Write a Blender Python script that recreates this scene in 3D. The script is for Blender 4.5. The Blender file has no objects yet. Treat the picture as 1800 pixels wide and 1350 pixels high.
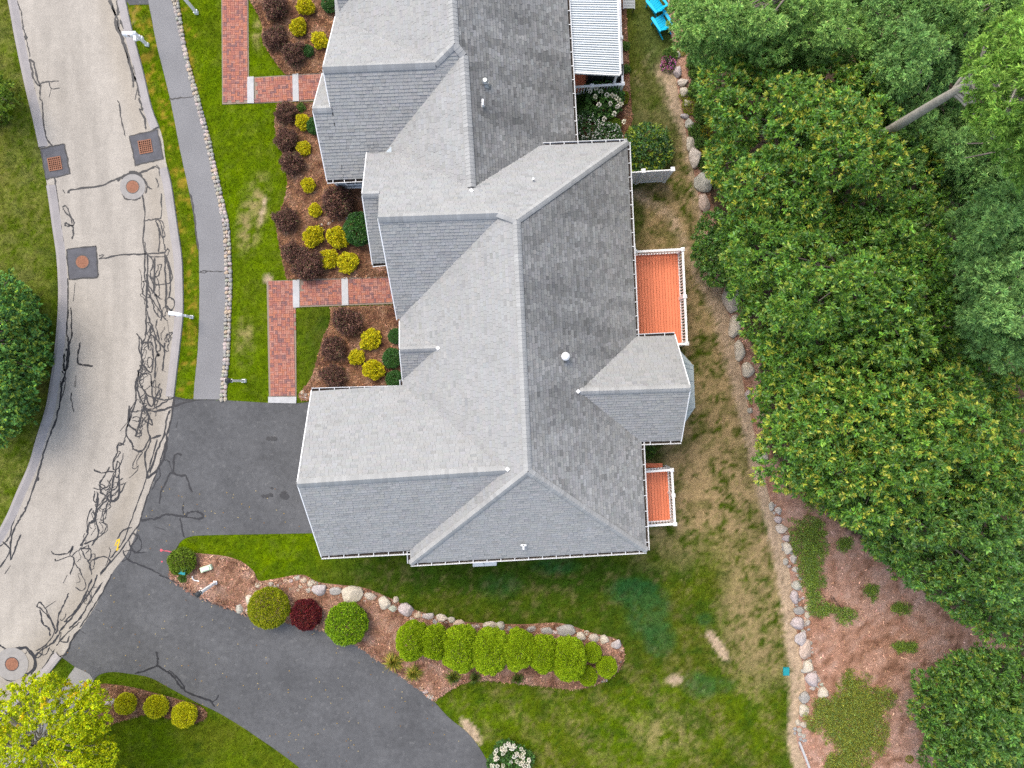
import bpy, math, random
import numpy as np
from mathutils import Vector, Matrix

# ---------------------------------------------------------------- camera, sky, sun, exposure
H, F = 34.7, 1250.0                  # drone height above the ground in metres; focal length in photo pixels
S = bpy.context.scene
COL = S.collection
cam_d = bpy.data.cameras.new('camera'); cam = bpy.data.objects.new('camera', cam_d); COL.objects.link(cam)
cam_d.sensor_fit = 'HORIZONTAL'; cam_d.sensor_width = 36.0; cam_d.lens = 36.0 * F / 1800.0
cam_d.clip_end = 1000.0; cam_d.clip_start = 0.1
cam.location = (0, 0, H); cam.rotation_euler = (0, 0, 0)
S.camera = cam

SUN_AZ = Vector((-0.58, 0.81, 0)).normalized()     # towards the veiled sun, up-left in the photograph
SUN_EL = math.radians(57)
W = bpy.data.worlds.new('World'); S.world = W; W.use_nodes = True
wn = W.node_tree.nodes; wl = W.node_tree.links
sky = wn.new('ShaderNodeTexSky'); sky.sky_type = 'NISHITA'; sky.sun_disc = False
sky.sun_elevation = SUN_EL; sky.sun_rotation = math.atan2(SUN_AZ.x, SUN_AZ.y)
sky.air_density = 1.0; sky.dust_density = 2.5; sky.ozone_density = 1.0
hs = wn.new('ShaderNodeHueSaturation'); hs.inputs['Saturation'].default_value = 0.68      # thin high overcast veils the blue
wl.new(sky.outputs[0], hs.inputs['Color']); wl.new(hs.outputs[0], wn['Background'].inputs[0]); wn['Background'].inputs[1].default_value = 0.15
sd = bpy.data.lights.new('sun', 'SUN'); sun = bpy.data.objects.new('sun', sd); COL.objects.link(sun)
sd.energy = 0.85; sd.angle = math.radians(36); sd.color = (1.0, 0.87, 0.66)
to_sun = SUN_AZ * math.cos(SUN_EL) + Vector((0, 0, math.sin(SUN_EL)))
sun.rotation_euler = (-to_sun).to_track_quat('-Z', 'Y').to_euler()
sun.location = (-20, 28, 50)
S.view_settings.view_transform = 'Standard'; S.view_settings.look = 'None'
S.view_settings.exposure = 1.28; S.view_settings.gamma = 1.0
S.render.engine = 'CYCLES'
S.cycles.max_bounces = 6; S.cycles.diffuse_bounces = 4; S.cycles.glossy_bounces = 2
S.cycles.transmission_bounces = 3; S.cycles.transparent_max_bounces = 4
S.cycles.use_denoising = False

rng = np.random.default_rng(7); R = random.Random(11)

# ---------------------------------------------------------------- helpers
def P(px, py, z=0.0):
    """A point seen at (px, py) in the 1800 px photograph that stands z metres above the ground."""
    k = (H - z) / F
    return Vector(((px - 900) * k, (675 - py) * k, z))
def PL(pts, z=0.0): return [P(x, y, z) for x, y in pts]
def zoomed(ox, oy, pts): return [(ox + x / 3.971, oy + y / 3.971) for x, y in pts]
def catmull(pts, closed=False, n=6):
    pts = [np.array(p, float) for p in pts]; m = len(pts); out = []
    if m < 3 and not closed: return [tuple(p) for p in pts]
    for i in range(m if closed else m - 1):
        p0 = pts[(i - 1) % m] if (closed or i > 0) else pts[0]
        p1 = pts[i]; p2 = pts[(i + 1) % m]
        p3 = pts[(i + 2) % m] if (closed or i + 2 < m) else pts[-1]
        for k in range(n):
            t = k / n
            out.append(tuple(0.5 * ((2 * p1) + (-p0 + p2) * t + (2 * p0 - 5 * p1 + 4 * p2 - p3) * t * t + (-p0 + 3 * p1 - 3 * p2 + p3) * t ** 3)))
    if not closed: out.append(tuple(pts[-1]))
    return out
def inside(poly, X, Y):
    poly = np.asarray(poly, float)[:, :2]; r = np.zeros(X.shape, bool); j = len(poly) - 1
    lo = poly.min(0); hi = poly.max(0)
    m = (X >= lo[0]) & (X <= hi[0]) & (Y >= lo[1]) & (Y <= hi[1])
    x = X[m]; y = Y[m]; c = np.zeros(x.shape, bool)
    for i in range(len(poly)):
        xi, yi = poly[i]; xj, yj = poly[j]
        if yi != yj:
            c ^= ((yi > y) != (yj > y)) & (x < (xj - xi) * (y - yi) / (yj - yi) + xi)
        j = i
    r[m] = c
    return r
def vnoise(x, y, seed=0):
    xi = np.floor(x).astype(np.int64); yi = np.floor(y).astype(np.int64); fx = x - xi; fy = y - yi
    fx = fx * fx * (3 - 2 * fx); fy = fy * fy * (3 - 2 * fy)
    def h(a, b):
        v = np.sin(a * 127.1 + b * 311.7 + seed * 74.7) * 43758.5453
        return v - np.floor(v)
    return (h(xi, yi) * (1 - fx) + h(xi + 1, yi) * fx) * (1 - fy) + (h(xi, yi + 1) * (1 - fx) + h(xi + 1, yi + 1) * fx) * fy
def fbm(x, y, seed=0, o=4):
    r = 0; a = .5; t = 0
    for i in range(o):
        r = r + a * vnoise(x * 2 ** i, y * 2 ** i, seed + i * 13); t += a; a *= .55
    return r / t

# ---- objects
def new_obj(name, me, parent=None, loc=None, world=True):
    o = bpy.data.objects.new(name, me); COL.objects.link(o)
    if parent is not None:
        o.parent = parent
        if world: o.matrix_parent_inverse = parent_inv(parent)
    if loc is not None: o.location = loc
    return o
def world_of(p):
    return p.matrix_basis.copy() if p.parent is None else world_of(p.parent) @ p.matrix_parent_inverse @ p.matrix_basis
def parent_inv(p): return world_of(p).inverted()
def tag(o, label=None, cat=None, group=None, kind=None):
    if label: o['label'] = label
    if cat: o['category'] = cat
    if group: o['group'] = group
    if kind: o['kind'] = kind
    return o
def thing(name, loc, label, cat, group=None):
    o = bpy.data.objects.new(name, None); COL.objects.link(o); o.location = loc; o.empty_display_size = .2
    return tag(o, label, cat, group)
def copy_tree(o, parent=None):
    c = o.copy(); COL.objects.link(c); c.parent = parent
    for ch in o.children: copy_tree(ch, c)
    return c

# ---- meshes
def add_col(me, C):
    a = me.attributes.new('Col', 'FLOAT_COLOR', 'POINT')
    C = np.asarray(C, np.float32)
    buf = np.ones((len(me.vertices), 4), np.float32); buf[:, :3] = C.reshape(-1, 3)
    a.data.foreach_set('color', buf.ravel())
def bulk_mesh(name, V, C, mat, smooth=False):
    """n separate polygons of k corners each: V (n,k,3), C (n,3) or (n,k,3)."""
    V = np.asarray(V, np.float32); n, k, _ = V.shape
    me = bpy.data.meshes.new(name); me.vertices.add(n * k); me.vertices.foreach_set('co', V.ravel())
    me.loops.add(n * k); me.loops.foreach_set('vertex_index', np.arange(n * k, dtype=np.int32))
    me.polygons.add(n); me.polygons.foreach_set('loop_start', np.arange(0, n * k, k, dtype=np.int32))
    me.update(calc_edges=True)
    if C is not None:
        C = np.asarray(C, np.float32)
        if C.ndim == 2: C = np.repeat(C[:, None, :], k, 1)
        add_col(me, C)
    me.materials.append(mat)
    if smooth: me.polygons.foreach_set('use_smooth', np.ones(n, bool))
    return me
class MB:
    """Collects shapes into one mesh."""
    def __init__(s): s.v = []; s.f = []; s.c = []; s.col = (1, 1, 1)
    def poly(s, pts, col=None):
        b = len(s.v); s.v += [tuple(p) for p in pts]; s.f.append(tuple(range(b, b + len(pts)))); s.c += [col or s.col] * len(pts)
    def box(s, c, size, ax=None, col=None):
        """Box of full size (x,y,z) centred at c with axes ax (3 vectors)."""
        c = Vector(c); X, Y, Z = ax or (Vector((1, 0, 0)), Vector((0, 1, 0)), Vector((0, 0, 1)))
        X = X * size[0] / 2; Y = Y * size[1] / 2; Z = Z * size[2] / 2
        q = [c + X * i + Y * j + Z * k for k in (-1, 1) for j in (-1, 1) for i in (-1, 1)]
        b = len(s.v); s.v += [tuple(p) for p in q]; s.c += [col or s.col] * 8
        s.f += [tuple(b + i for i in f) for f in ((0, 2, 3, 1), (4, 5, 7, 6), (0, 1, 5, 4), (1, 3, 7, 5), (3, 2, 6, 7), (2, 0, 4, 6))]
        return s
    def bar(s, a, b, w, h, up=Vector((0, 0, 1)), col=None):
        """Rectangular bar from a to b, w wide sideways and h along up."""
        a = Vector(a); b = Vector(b); d = (b - a); L = d.length; d.normalize()
        sd_ = d.cross(up)
        if sd_.length < 1e-4: sd_ = d.cross(Vector((1, 0, 0)))
        sd_.normalize(); u = sd_.cross(d).normalized()
        return s.box((a + b) / 2, (L, w, h), (d, sd_, u), col)
    def tube(s, pts, radii, n=8, col=None, cap=True):
        pts = [Vector(p) for p in pts]; rings = []
        for i, p in enumerate(pts):
            d = (pts[min(i + 1, len(pts) - 1)] - pts[max(i - 1, 0)]).normalized()
            x = d.cross(Vector((0, 0, 1)));
            if x.length < 1e-3: x = d.cross(Vector((1, 0, 0)))
            x.normalize(); y = x.cross(d)
            b = len(s.v); r = radii[i] if hasattr(radii, '__len__') else radii
            for k in range(n):
                a = 2 * math.pi * k / n; s.v.append(tuple(p + x * math.cos(a) * r + y * math.sin(a) * r)); s.c.append(col or s.col)
            rings.append(b)
        for a, b in zip(rings, rings[1:]):
            for k in range(n): s.f.append((a + k, a + (k + 1) % n, b + (k + 1) % n, b + k))
        if cap:
            s.f.append(tuple(rings[-1] + k for k in range(n))); s.f.append(tuple(rings[0] + n - 1 - k for k in range(n)))
        return s
    def prism(s, pts, off, col=None):
        """Polygon pts (top) swept by vector off."""
        pts = [Vector(p) for p in pts]; off = Vector(off); n = len(pts); b = len(s.v)
        s.v += [tuple(p) for p in pts] + [tuple(p + off) for p in pts]; s.c += [col or s.col] * (2 * n)
        s.f.append(tuple(range(b, b + n))); s.f.append(tuple(b + 2 * n - 1 - i for i in range(n)))
        for i in range(n):
            j = (i + 1) % n; s.f.append((b + j, b + i, b + n + i, b + n + j))
        return s
    def mesh(s, name, mat, smooth=False, col=False):
        me = bpy.data.meshes.new(name); me.from_pydata(s.v, [], s.f); me.update()
        if col: add_col(me, np.array(s.c))
        me.materials.append(mat)
        if smooth: me.polygons.foreach_set('use_smooth', np.ones(len(me.polygons), bool))
        return me
    def obj(s, name, mat, parent=None, smooth=False, col=False, world=True):
        return new_obj(name, s.mesh(name, mat, smooth, col), parent, world=world)

# ---- materials
def mat(name, col=None, rough=.8, spec=.3, noise=(), bump=None, transl=0.0, metal=0.0, coords='Object', tint=None):
    m = bpy.data.materials.new(name); m.use_nodes = True
    N = m.node_tree.nodes; L = m.node_tree.links; b = N['Principled BSDF']
    b.inputs['Roughness'].default_value = rough; b.inputs['Specular IOR Level'].default_value = spec
    b.inputs['Metallic'].default_value = metal
    tc = N.new('ShaderNodeTexCoord')
    if col is None:
        at = N.new('ShaderNodeAttribute'); at.attribute_name = 'Col'; out = at.outputs['Color']
    else:
        rgb = N.new('ShaderNodeRGB'); rgb.outputs[0].default_value = (*col, 1); out = rgb.outputs[0]
    for q in noise:
        sc, amt = q[0], q[1]; nt = N.new('ShaderNodeTexNoise'); nt.inputs['Scale'].default_value = sc
        nt.inputs['Detail'].default_value = q[2] if len(q) > 2 else 3
        src = tc.outputs[coords]
        if len(q) > 3:
            mp = N.new('ShaderNodeMapping'); mp.inputs['Scale'].default_value = q[3]; mp.inputs['Rotation'].default_value = (0, 0, q[4] if len(q) > 4 else 0)
            L.new(src, mp.inputs[0]); src = mp.outputs[0]
        L.new(src, nt.inputs['Vector'])
        mr = N.new('ShaderNodeMapRange'); mr.inputs[1].default_value = .25; mr.inputs[2].default_value = .75
        mr.inputs[3].default_value = 1 - amt; mr.inputs[4].default_value = 1 + amt; L.new(nt.outputs[0], mr.inputs[0])
        mx = N.new('ShaderNodeMix'); mx.data_type = 'RGBA'; mx.blend_type = 'MULTIPLY'; mx.inputs[0].default_value = 1
        L.new(out, mx.inputs[6]); L.new(mr.outputs[0], mx.inputs[7]); out = mx.outputs[2]
    if tint:   # (scale, threshold, softness, colour, detail, distortion): patches of another colour
        for sc, th, so, tcol, amt in tint:
            nt = N.new('ShaderNodeTexNoise'); nt.inputs['Scale'].default_value = sc; nt.inputs['Detail'].default_value = 5
            nt.inputs['Roughness'].default_value = .62; L.new(tc.outputs[coords], nt.inputs['Vector'])
            mr = N.new('ShaderNodeMapRange'); mr.inputs[1].default_value = th; mr.inputs[2].default_value = th + so; mr.inputs[4].default_value = amt
            L.new(nt.outputs[0], mr.inputs[0])
            mx = N.new('ShaderNodeMix'); mx.data_type = 'RGBA'; L.new(mr.outputs[0], mx.inputs[0]); L.new(out, mx.inputs[6]); mx.inputs[7].default_value = (*tcol, 1); out = mx.outputs[2]
    L.new(out, b.inputs['Base Color'])
    if bump:
        nt = N.new('ShaderNodeTexNoise'); nt.inputs['Scale'].default_value = bump[0]; nt.inputs['Detail'].default_value = 4
        L.new(tc.outputs[coords], nt.inputs['Vector']); bp = N.new('ShaderNodeBump'); bp.inputs['Strength'].default_value = bump[1]; bp.inputs['Distance'].default_value = bump[2]
        L.new(nt.outputs[0], bp.inputs['Height']); L.new(bp.outputs[0], b.inputs['Normal'])
    if transl:
        t = N.new('ShaderNodeBsdfTranslucent'); L.new(out, t.inputs[0]); mx = N.new('ShaderNodeMixShader'); mx.inputs[0].default_value = transl
        L.new(b.outputs[0], mx.inputs[1]); L.new(t.outputs[0], mx.inputs[2]); L.new(mx.outputs[0], N['Material Output'].inputs[0])
    return m

M = {}
M['lawn'] = mat('lawn', None, 1.0, .0, [(7, .25, 4), (30, .4, 4), (100, .4)], (60, .6, .03))
M['grass'] = mat('grass', None, .95, .0, transl=.25)
M['road'] = mat('road_asphalt', None, .9, .2, [(.35, .07, 4), (3, .06), (22, .2, 4), (80, .3), (.9, .10, 3, (2.2, .25, 1), .1)], (70, .35, .01), tint=[(.7, .60, .15, (.23, .20, .17), .35)])
M['berm'] = mat('berm_asphalt', (.29, .27, .265), .9, .2, [(1.5, .1), (30, .12), (90, .15)], (60, .4, .01))
M['walk'] = mat('sidewalk_asphalt', (.19, .188, .192), .9, .2, [(.8, .08), (28, .28, 4), (90, .4)], (70, .5, .012))
M['concrete_walk'] = mat('pale_asphalt', (.25, .24, .23), .9, .2, [(1.5, .08), (40, .12)], (60, .4, .01))
M['drive'] = mat('driveway_asphalt', (.086, .087, .090), .85, .2, [(.5, .2, 4), (4, .14, 4), (40, .28, 4), (110, .3)], (70, .4, .012),
                 tint=[(.9, .52, .25, (.135, .135, .137), .5), (3.4, .60, .05, (.18, .178, .175), .30), (.45, .50, .3, (.068, .070, .074), .5)])
M['patch'] = mat('patch_asphalt', (.085, .085, .095), .8, .3, [(3, .2), (30, .15)], (60, .4, .01))
M['tar'] = mat('tar', (.018, .018, .021), .55, .4, [(8, .3), (60, .2)])
M['oil'] = mat('oil', (.022, .022, .024), .5, .5, [(6, .3)])
M['mulch'] = mat('mulch', None, .95, .1, [(4, .22), (28, .35, 5), (90, .4)], (45, .9, .04))
M['chips'] = mat('chips', None, .9, .1)
M['shingle'] = mat('shingle', None, .92, .12, [(1.2, .05, 4), (70, .14)], (120, .3, .004))
M['deckboard_roof'] = mat('roof_underlay', (.10, .10, .105), .9, .1)
M['trim'] = mat('white_trim', (.8, .8, .8), .45, .4, [(3, .05)])
M['gutter'] = mat('gutter', (.62, .63, .64), .4, .4, [(6, .06)])
M['siding'] = mat('siding', (.42, .48, .52), .6, .3, [(4, .05)])
M['glass'] = mat('glass', (.03, .045, .055), .05, .8)
M['deck'] = mat('deck_boards', None, .55, .35, [(1.2, .06), (25, .08, 4, (8, .25, 1))])
M['brick'] = mat('brick', None, .85, .2, [(14, .14), (60, .15)], (50, .4, .006))
M['sand'] = mat('joint_sand', (.24, .19, .15), .95, .1, [(30, .2)])
M['granite'] = mat('granite', (.40, .40, .40), .8, .3, [(4, .1), (70, .18)], (50, .3, .006))
M['rock'] = mat('rock', None, .88, .25, [(2.2, .22, 5), (9, .22, 5), (40, .16)], (9, .8, .05), tint=[(3.2, .58, .1, (.16, .15, .13), .5)])
M['metal'] = mat('galvanised', (.45, .47, .47), .4, .5, metal=.7)
M['rust'] = mat('rusty_iron', (.25, .115, .07), .85, .25, [(5, .15), (60, .3)], (40, .4, .01))
M['silt'] = mat('gutter_silt', (.045, .035, .028), .95, .1, [(20, .5)])
M['ironpit'] = mat('dark_pit', (.02, .015, .012), .9, .1)
M['collar'] = mat('concrete_collar', (.27, .255, .24), .9, .2, [(5, .1), (50, .15)])
M['black'] = mat('black_iron', (.025, .027, .03), .5, .5)
M['cover'] = mat('black_cover', (.022, .026, .03), .5, .45, [(5, .3)], (6, .5, .04))
M['lampglass'] = mat('lamp_glass', (.35, .42, .45), .1, .6)
M['turquoise'] = mat('turquoise_plastic', (.0, .44, .66), .4, .4)
M['teal'] = mat('teal_plastic', (.01, .24, .27), .5, .4, [(20, .1)])
M['palegreen'] = mat('pale_green', (.55, .68, .5), .5, .4)
M['greymetal'] = mat('grey_metal', (.3, .32, .33), .5, .4)
M['pink'] = mat('pink_paint', (.55, .10, .13), .8, .2)
M['yellowpaint'] = mat('yellow_paint', (.62, .42, .02), .8, .2)
M['bark'] = mat('bark', (.17, .14, .12), .95, .1, [(6, .25, 5, (1, 1, .25)), (30, .25)], (16, .9, .04))
M['palebark'] = mat('pale_bark', (.33, .30, .26), .95, .1, [(6, .2, 5)], (16, .7, .03))
M['twig'] = mat('twig', (.09, .06, .045), .95, .1)
M['leaf'] = mat('leaf', None, .6, .22, transl=.32)
M['glossy_leaf'] = mat('glossy_leaf', None, .42, .45, transl=.30)
M['needle'] = mat('needle', None, .65, .15, transl=.25)
M['flower'] = mat('flower', None, .8, .1, transl=.25)
M['awning'] = mat('awning_white', None, .4, .3, [(2, .04)])
M['bayroof'] = mat('bay_metal', (.36, .42, .45), .45, .4, [(2, .08)])

# ================================================================ THE GROUND
L_EDGE = [(-8, -70), (4, -30), (15, 0), (28, 70), (45, 151), (63, 227), (83, 327), (94, 403), (101, 453), (104, 516), (101, 579), (94, 642), (88, 682), (81, 720), (65, 771), (52, 816), (30, 866), (10, 912), (-22, 965), (-75, 1035), (-150, 1120)]
R_EDGE = [(205, -70), (213, -30), (221, 0), (232, 50), (252, 126), (267, 189), (285, 239), (291, 280), (302, 327), (313, 403), (320, 453), (322, 504), (322, 554), (317, 604), (311, 655), (306, 698)]
D_EDGE = [(306, 698), (302, 735), (295, 771), (280, 821), (262, 869), (247, 914), (227, 967), (197, 1008), (171, 1060), (141, 1106), (109, 1155)]
R_EDGE2 = [(109, 1155), (82, 1188), (40, 1228), (-10, 1275), (-80, 1345), (-150, 1420)]
c = catmull
l_e = c(L_EDGE); r_e = c(R_EDGE); d_e = c(D_EDGE); r_e2 = c(R_EDGE2)
ROAD = l_e + list(reversed(r_e + d_e[1:] + r_e2[1:]))
WL = c([(246, -70), (254, -30), (262, 6), (277, 83), (300, 176), (317, 264), (332, 334), (345, 403), (350, 446), (351, 516), (350, 579), (347, 630), (342, 680), (341, 702)])
WR = c([(290, -70), (296, -30), (303, 3), (322, 83), (342, 171), (360, 239), (379, 334), (391, 390), (395, 453), (397, 504), (395, 567), (393, 630), (389, 680), (387, 702)])
WALK = WL + list(reversed(WR))
ST_R = c([(304, -60), (310, -30), (315, 0), (325, 76), (337, 126), (353, 181), (370, 247), (389, 334), (403, 395), (407, 453), (408, 504), (406, 579), (404, 630), (400, 660), (399, 702)])
STONES_BED = WR + list(reversed(ST_R))
DRIVE1 = d_e[:] + []
I_EDGE = c([(297, 1003), (302, 1018), (327, 1037), (352, 1050), (385, 1064), (415, 1075), (450, 1086), (508, 1095), (556, 1106), (583, 1114), (624, 1133), (669, 1164), (702, 1186), (742, 1216), (762, 1232), (790, 1262), (818, 1284), (838, 1307), (855, 1335), (868, 1365), (885, 1410)])
I_TIP = c([(560, 937), (450, 939), (355, 941), (332, 944), (319, 951), (311, 963), (306, 975), (299, 988), (297, 1003)])
D2_LOW = c([(165, 1196), (172, 1188), (183, 1183), (201, 1181), (227, 1184), (264, 1191), (302, 1211), (345, 1234), (383, 1252), (428, 1279), (450, 1294), (488, 1320), (526, 1349), (570, 1390), (600, 1420)])
DRIVE1 = d_e + [(132, 1172)] + D2_LOW + list(reversed(I_EDGE)) + list(reversed(I_TIP))[1:] + [(640, 938), (640, 700), (548, 706), (521, 709), (470, 708), (387, 703), (341, 703)]
TOPDRIVE = [(221, 0), (228, 9), (262, 8), (303, 3), (318, -4), (330, -20), (320, -70), (205, -70)]
STUB = c([(132, 1172), (165, 1196), (125, 1250), (75, 1320), (20, 1390)], n=3) + [(-60, 1390)] + c([(10, 1320), (70, 1250), (111, 1201), (132, 1172)], n=3)[:-1]
BED1 = c([(436, -40), (440, 0), (451, 21), (461, 45), (461, 70), (475, 96), (488, 115), (503, 132)]) + [(575, 128), (640, 128), (640, -40)]
BED2 = [(700, 180), (552, 180)] + c([(488, 182), (483, 214), (488, 247), (497, 272), (505, 312), (503, 340), (495, 365), (487, 385), (488, 415), (495, 448), (504, 491)]) + [(700, 488)]
BED3 = [(722, 536), (640, 538)] + c([(581, 540), (580, 567), (568, 594), (558, 630), (548, 662), (536, 680), (524, 694)]) + [(530, 704), (560, 704), (722, 690)]
ISLAND_TOP = [(445, 1003), (455, 1020), (480, 1018), (530, 1010), (560, 1023), (600, 1028), (640, 1033), (690, 1053), (730, 1072), (800, 1090), (850, 1095), (920, 1097), (985, 1095), (1040, 1112), (1085, 1124), (1097, 1146), (1092, 1172), (1062, 1197), (1010, 1211), (960, 1206), (900, 1200), (850, 1196), (820, 1200), (797, 1210), (776, 1224), (762, 1232)]
ISLAND = c([(306, 975), (322, 970), (345, 972), (393, 977), (423, 986)] + ISLAND_TOP) + [p for p in reversed(I_EDGE) if 297 < p[0] < 762]
BEDBL = c([(174, 1204), (201, 1203), (239, 1209), (277, 1219), (315, 1229), (348, 1239), (364, 1253), (357, 1266), (327, 1272), (297, 1262), (257, 1256), (214, 1267), (181, 1277), (161, 1264), (156, 1232)], True)
FOREST_L = [(1172, -60), (1176, 40), (1186, 92), (1190, 150), (1200, 205), (1211, 258), (1226, 335), (1236, 385), (1262, 490), (1283, 560), (1296, 620), (1312, 700), (1334, 795), (1350, 865), (1368, 925), (1384, 985), (1394, 1050), (1402, 1120), (1412, 1180), (1416, 1225), (1405, 1255), (1400, 1300), (1418, 1350), (1430, 1420)]
FOREST = c(FOREST_L) + [(2300, 1420), (2300, 1800), (2600, 1800), (2600, -500), (1172, -500)]
BEDB = [(1000, -40), (1098, -40), (1103, 60), (1107, 150), (1112, 210), (1100, 248), (1000, 250)]
PATH_V1 = [(389, -60), (391, 184), (438.5, 182), (436, -60)]
PATH_H1 = [(438, 137), (575, 128), (575, 177), (440, 182)]
PATH_V2 = [(469, 494), (473, 708), (521.5, 708), (520, 492)]
PATH_H2 = [(520, 492), (700, 485), (700, 534), (520.5, 541)]
HOUSE_A = [(560, 700), (580, 965), (722, 978), (1120, 955), (1112, 770), (1185, 765), (1180, 600), (1108, 600), (1095, 262), (660, 280), (655, 340), (665, 450), (705, 560), (712, 690)]
HOUSE_B = [(606, -60), (600, 60), (585, 130), (565, 190), (590, 320), (700, 320), (1000, 250), (985, -60)]
def wpoly(pts, z=0): return [(P(x, y, z).x, P(x, y, z).y) for x, y in pts]

def sheet(name, pts, z, m, kind='structure', jitter=0.0, parent=None):
    b = MB(); q = PL(pts); b.poly([(p.x + R.uniform(-jitter, jitter), p.y + R.uniform(-jitter, jitter), z) for p in q])
    me = b.mesh(name, m)
    if me.polygons[0].normal.z < 0: me.flip_normals()
    o = new_obj(name, me, parent)
    if kind: o['kind'] = kind
    return o

# ---- lawn colour field (lush, dry, re-dyed and bare turf, plus shade painted in beside the house)
def blob(px, py, x, y, rx, ry, rot=0, soft=1.0):
    a = math.radians(rot); dx = px - x; dy = py - y
    u = (dx * math.cos(a) + dy * math.sin(a)) / rx; v = (-dx * math.sin(a) + dy * math.cos(a)) / ry
    return np.clip((1.15 - np.sqrt(u * u + v * v)) / (.6 * soft), 0, 1)
def dist_line(px, py, pts):
    d = np.full(px.shape, 1e9)
    for (x0, y0), (x1, y1) in zip(pts, pts[1:]):
        t = np.clip(((px - x0) * (x1 - x0) + (py - y0) * (y1 - y0)) / ((x1 - x0) ** 2 + (y1 - y0) ** 2), 0, 1)
        d = np.minimum(d, np.hypot(px - x0 - t * (x1 - x0), py - y0 - t * (y1 - y0)))
    return d
LUSH = np.array((.096, .155, .001)); MID = np.array((.056, .090, .006)); DARK = np.array((.022, .050, .005)); DRY = np.array((.31, .225, .115)); DIRT = np.array((.42, .31, .215)); TEAL = np.array((.012, .085, .032)); OLIVE = np.array((.090, .094, .010))
TRAIL = [(1120, 340), (1180, 380), (1225, 480), (1262, 560), (1282, 640), (1312, 740), (1338, 840), (1356, 930), (1378, 1040), (1392, 1150), (1398, 1260), (1404, 1350)]
def lerp(a, b, t): return a + (b - a) * t[:, None]
def turf(X, Y):
    px = 900 + X * F / H; py = 675 - Y * F / H
    n1 = fbm(X * .35, Y * .35, 3); n2 = fbm(X * 1.3, Y * 1.3, 5); n3 = fbm(X * 4, Y * 4, 9, 3); n4 = fbm(X * 11, Y * 11, 21, 2); n5 = fbm(X * 7, Y * 7, 44, 3); n6 = fbm(X * 3, Y * 3, 91, 4)
    # stripes left by the mower in the back lawn, running down-right
    st = .5 + .5 * np.sin((X * .78 + Y * .62) * 3.3 + n1 * 5)
    col = np.tile(MID, (len(X), 1))
    front = np.clip((560 - px) / 60, 0, 1) * np.clip((1010 - py) / 40, 0, 1) * np.clip((px - 190) / 30, 0, 1)
    low = np.clip((py - 1165) / 60, 0, 1) * np.clip((1400 - px) / 60, 0, 1)
    corner = np.clip((600 - px) / 60, 0, 1) * np.clip((1080 - py) / 30, 0, 1) * np.clip((py - 930) / 10, 0, 1)
    lush = np.clip(front + .5 * np.clip((120 - px) / 40, 0, 1) + .62 * low + corner + .25 * blob(px, py, 1200, 1000, 120, 60), 0, 1)
    col = lerp(col, LUSH * 1.0, lush * (.55 + .45 * np.clip(n2 * 2 - .3, 0, 1)))
    col = lerp(col, LUSH * np.array((1.15, 1.02, .5)), np.clip((n3 - .5) * 3, 0, 1) * lush * .6)
    col = lerp(col, OLIVE, np.clip((n1 - .42) * 3, 0, 1) * .55 * (1 - .6 * front))
    shade = blob(px, py, 900, 1012, 300, 34) * .9 + blob(px, py, 1180, 960, 60, 60) * .4 + blob(px, py, 1065, 1030, 110, 55) * .5  # house shade painted into the turf below the south eave and past the corner
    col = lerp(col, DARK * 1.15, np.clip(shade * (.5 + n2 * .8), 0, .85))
    col = lerp(col, DARK * 1.2, np.clip((n2 - .55) * 4, 0, .5) * (1 - .5 * front))
    back = np.clip((py - 960) / 40, 0, 1) * np.clip((px - 600) / 60, 0, 1)
    col = lerp(col, DRY * .62, np.clip((n6 * .6 + n5 * .4 - .52) * 6, 0, 1) * (.10 + .26 * back))
    col = lerp(col, DARK * 1.3, np.clip((.45 - n6 * .5 - n5 * .5) * 6, 0, 1) * (.3 + .4 * back))
    # dry turf east of the house
    east = np.clip((px - 1095) / 40, 0, 1) * np.clip((1010 - py) / 120, 0, 1) * np.clip((py - 60) / 200, .15, 1)
    leftv = np.clip((110 - px) / 40, 0, 1)
    drym = np.clip(east * (.75 + .5 * (n2 - .5) + .45 * blob(px, py, 1230, 720, 90, 260)) + leftv * .13 + .5 * blob(px, py, 1330, 1060, 70, 160), 0, 1)
    drym = np.clip(drym * 1.45 * np.clip((n3 * .3 + n2 * .3 + n5 * .4 - .36) * 5.5, 0, 1), 0, 1)
    col = lerp(col, DRY * (.95), drym)
    col = lerp(col, DRY * .6, np.clip((n4 - .55) * 4, 0, 1) * drym * .7)
    col = lerp(col, MID * .85, np.clip((fbm(X * 2.2, Y * 2.2, 61, 4) - .46) * 5, 0, 1) * east * .5)
    green_e = blob(px, py, 1160, 200, 60, 110) * .75 + blob(px, py, 1150, 60, 50, 70) * .8 + blob(px, py, 1118, 360, 18, 60) * .8 + blob(px, py, 1150, 800, 25, 20) * .7
    col = lerp(col, np.array((.06, .085, .022)), np.clip(green_e * (n2 + .25), 0, .85))
    col = lerp(col, DRY * 1.0, np.clip((st - .55) * 1.0, 0, .22) * np.clip((py - 1100) / 80, 0, 1) * np.clip((px - 820) / 100, 0, 1) * np.clip(n5 * 3 - 1, 0, 1))
    dryp = .7 * blob(px, py, 445, 375, 26, 75, 14) + .5 * blob(px, py, 430, 600, 18, 50) + .5 * blob(px, py, 452, 60, 10, 30) + .5 * blob(px, py, 1180, 1290, 70, 40)
    col = lerp(col, DRY * .9, np.clip(dryp * np.clip(n3 * 3 - 1.0, 0, 1.2), 0, .8))
    # bare soil
    trail = np.clip(1.0 - dist_line(px, py, TRAIL) / 26, 0, 1)
    edge = np.clip(1.0 - dist_line(px, py, FOREST_L[1:]) / 24, 0, 1) * np.clip((py - 60) / 80, 0, 1)
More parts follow.
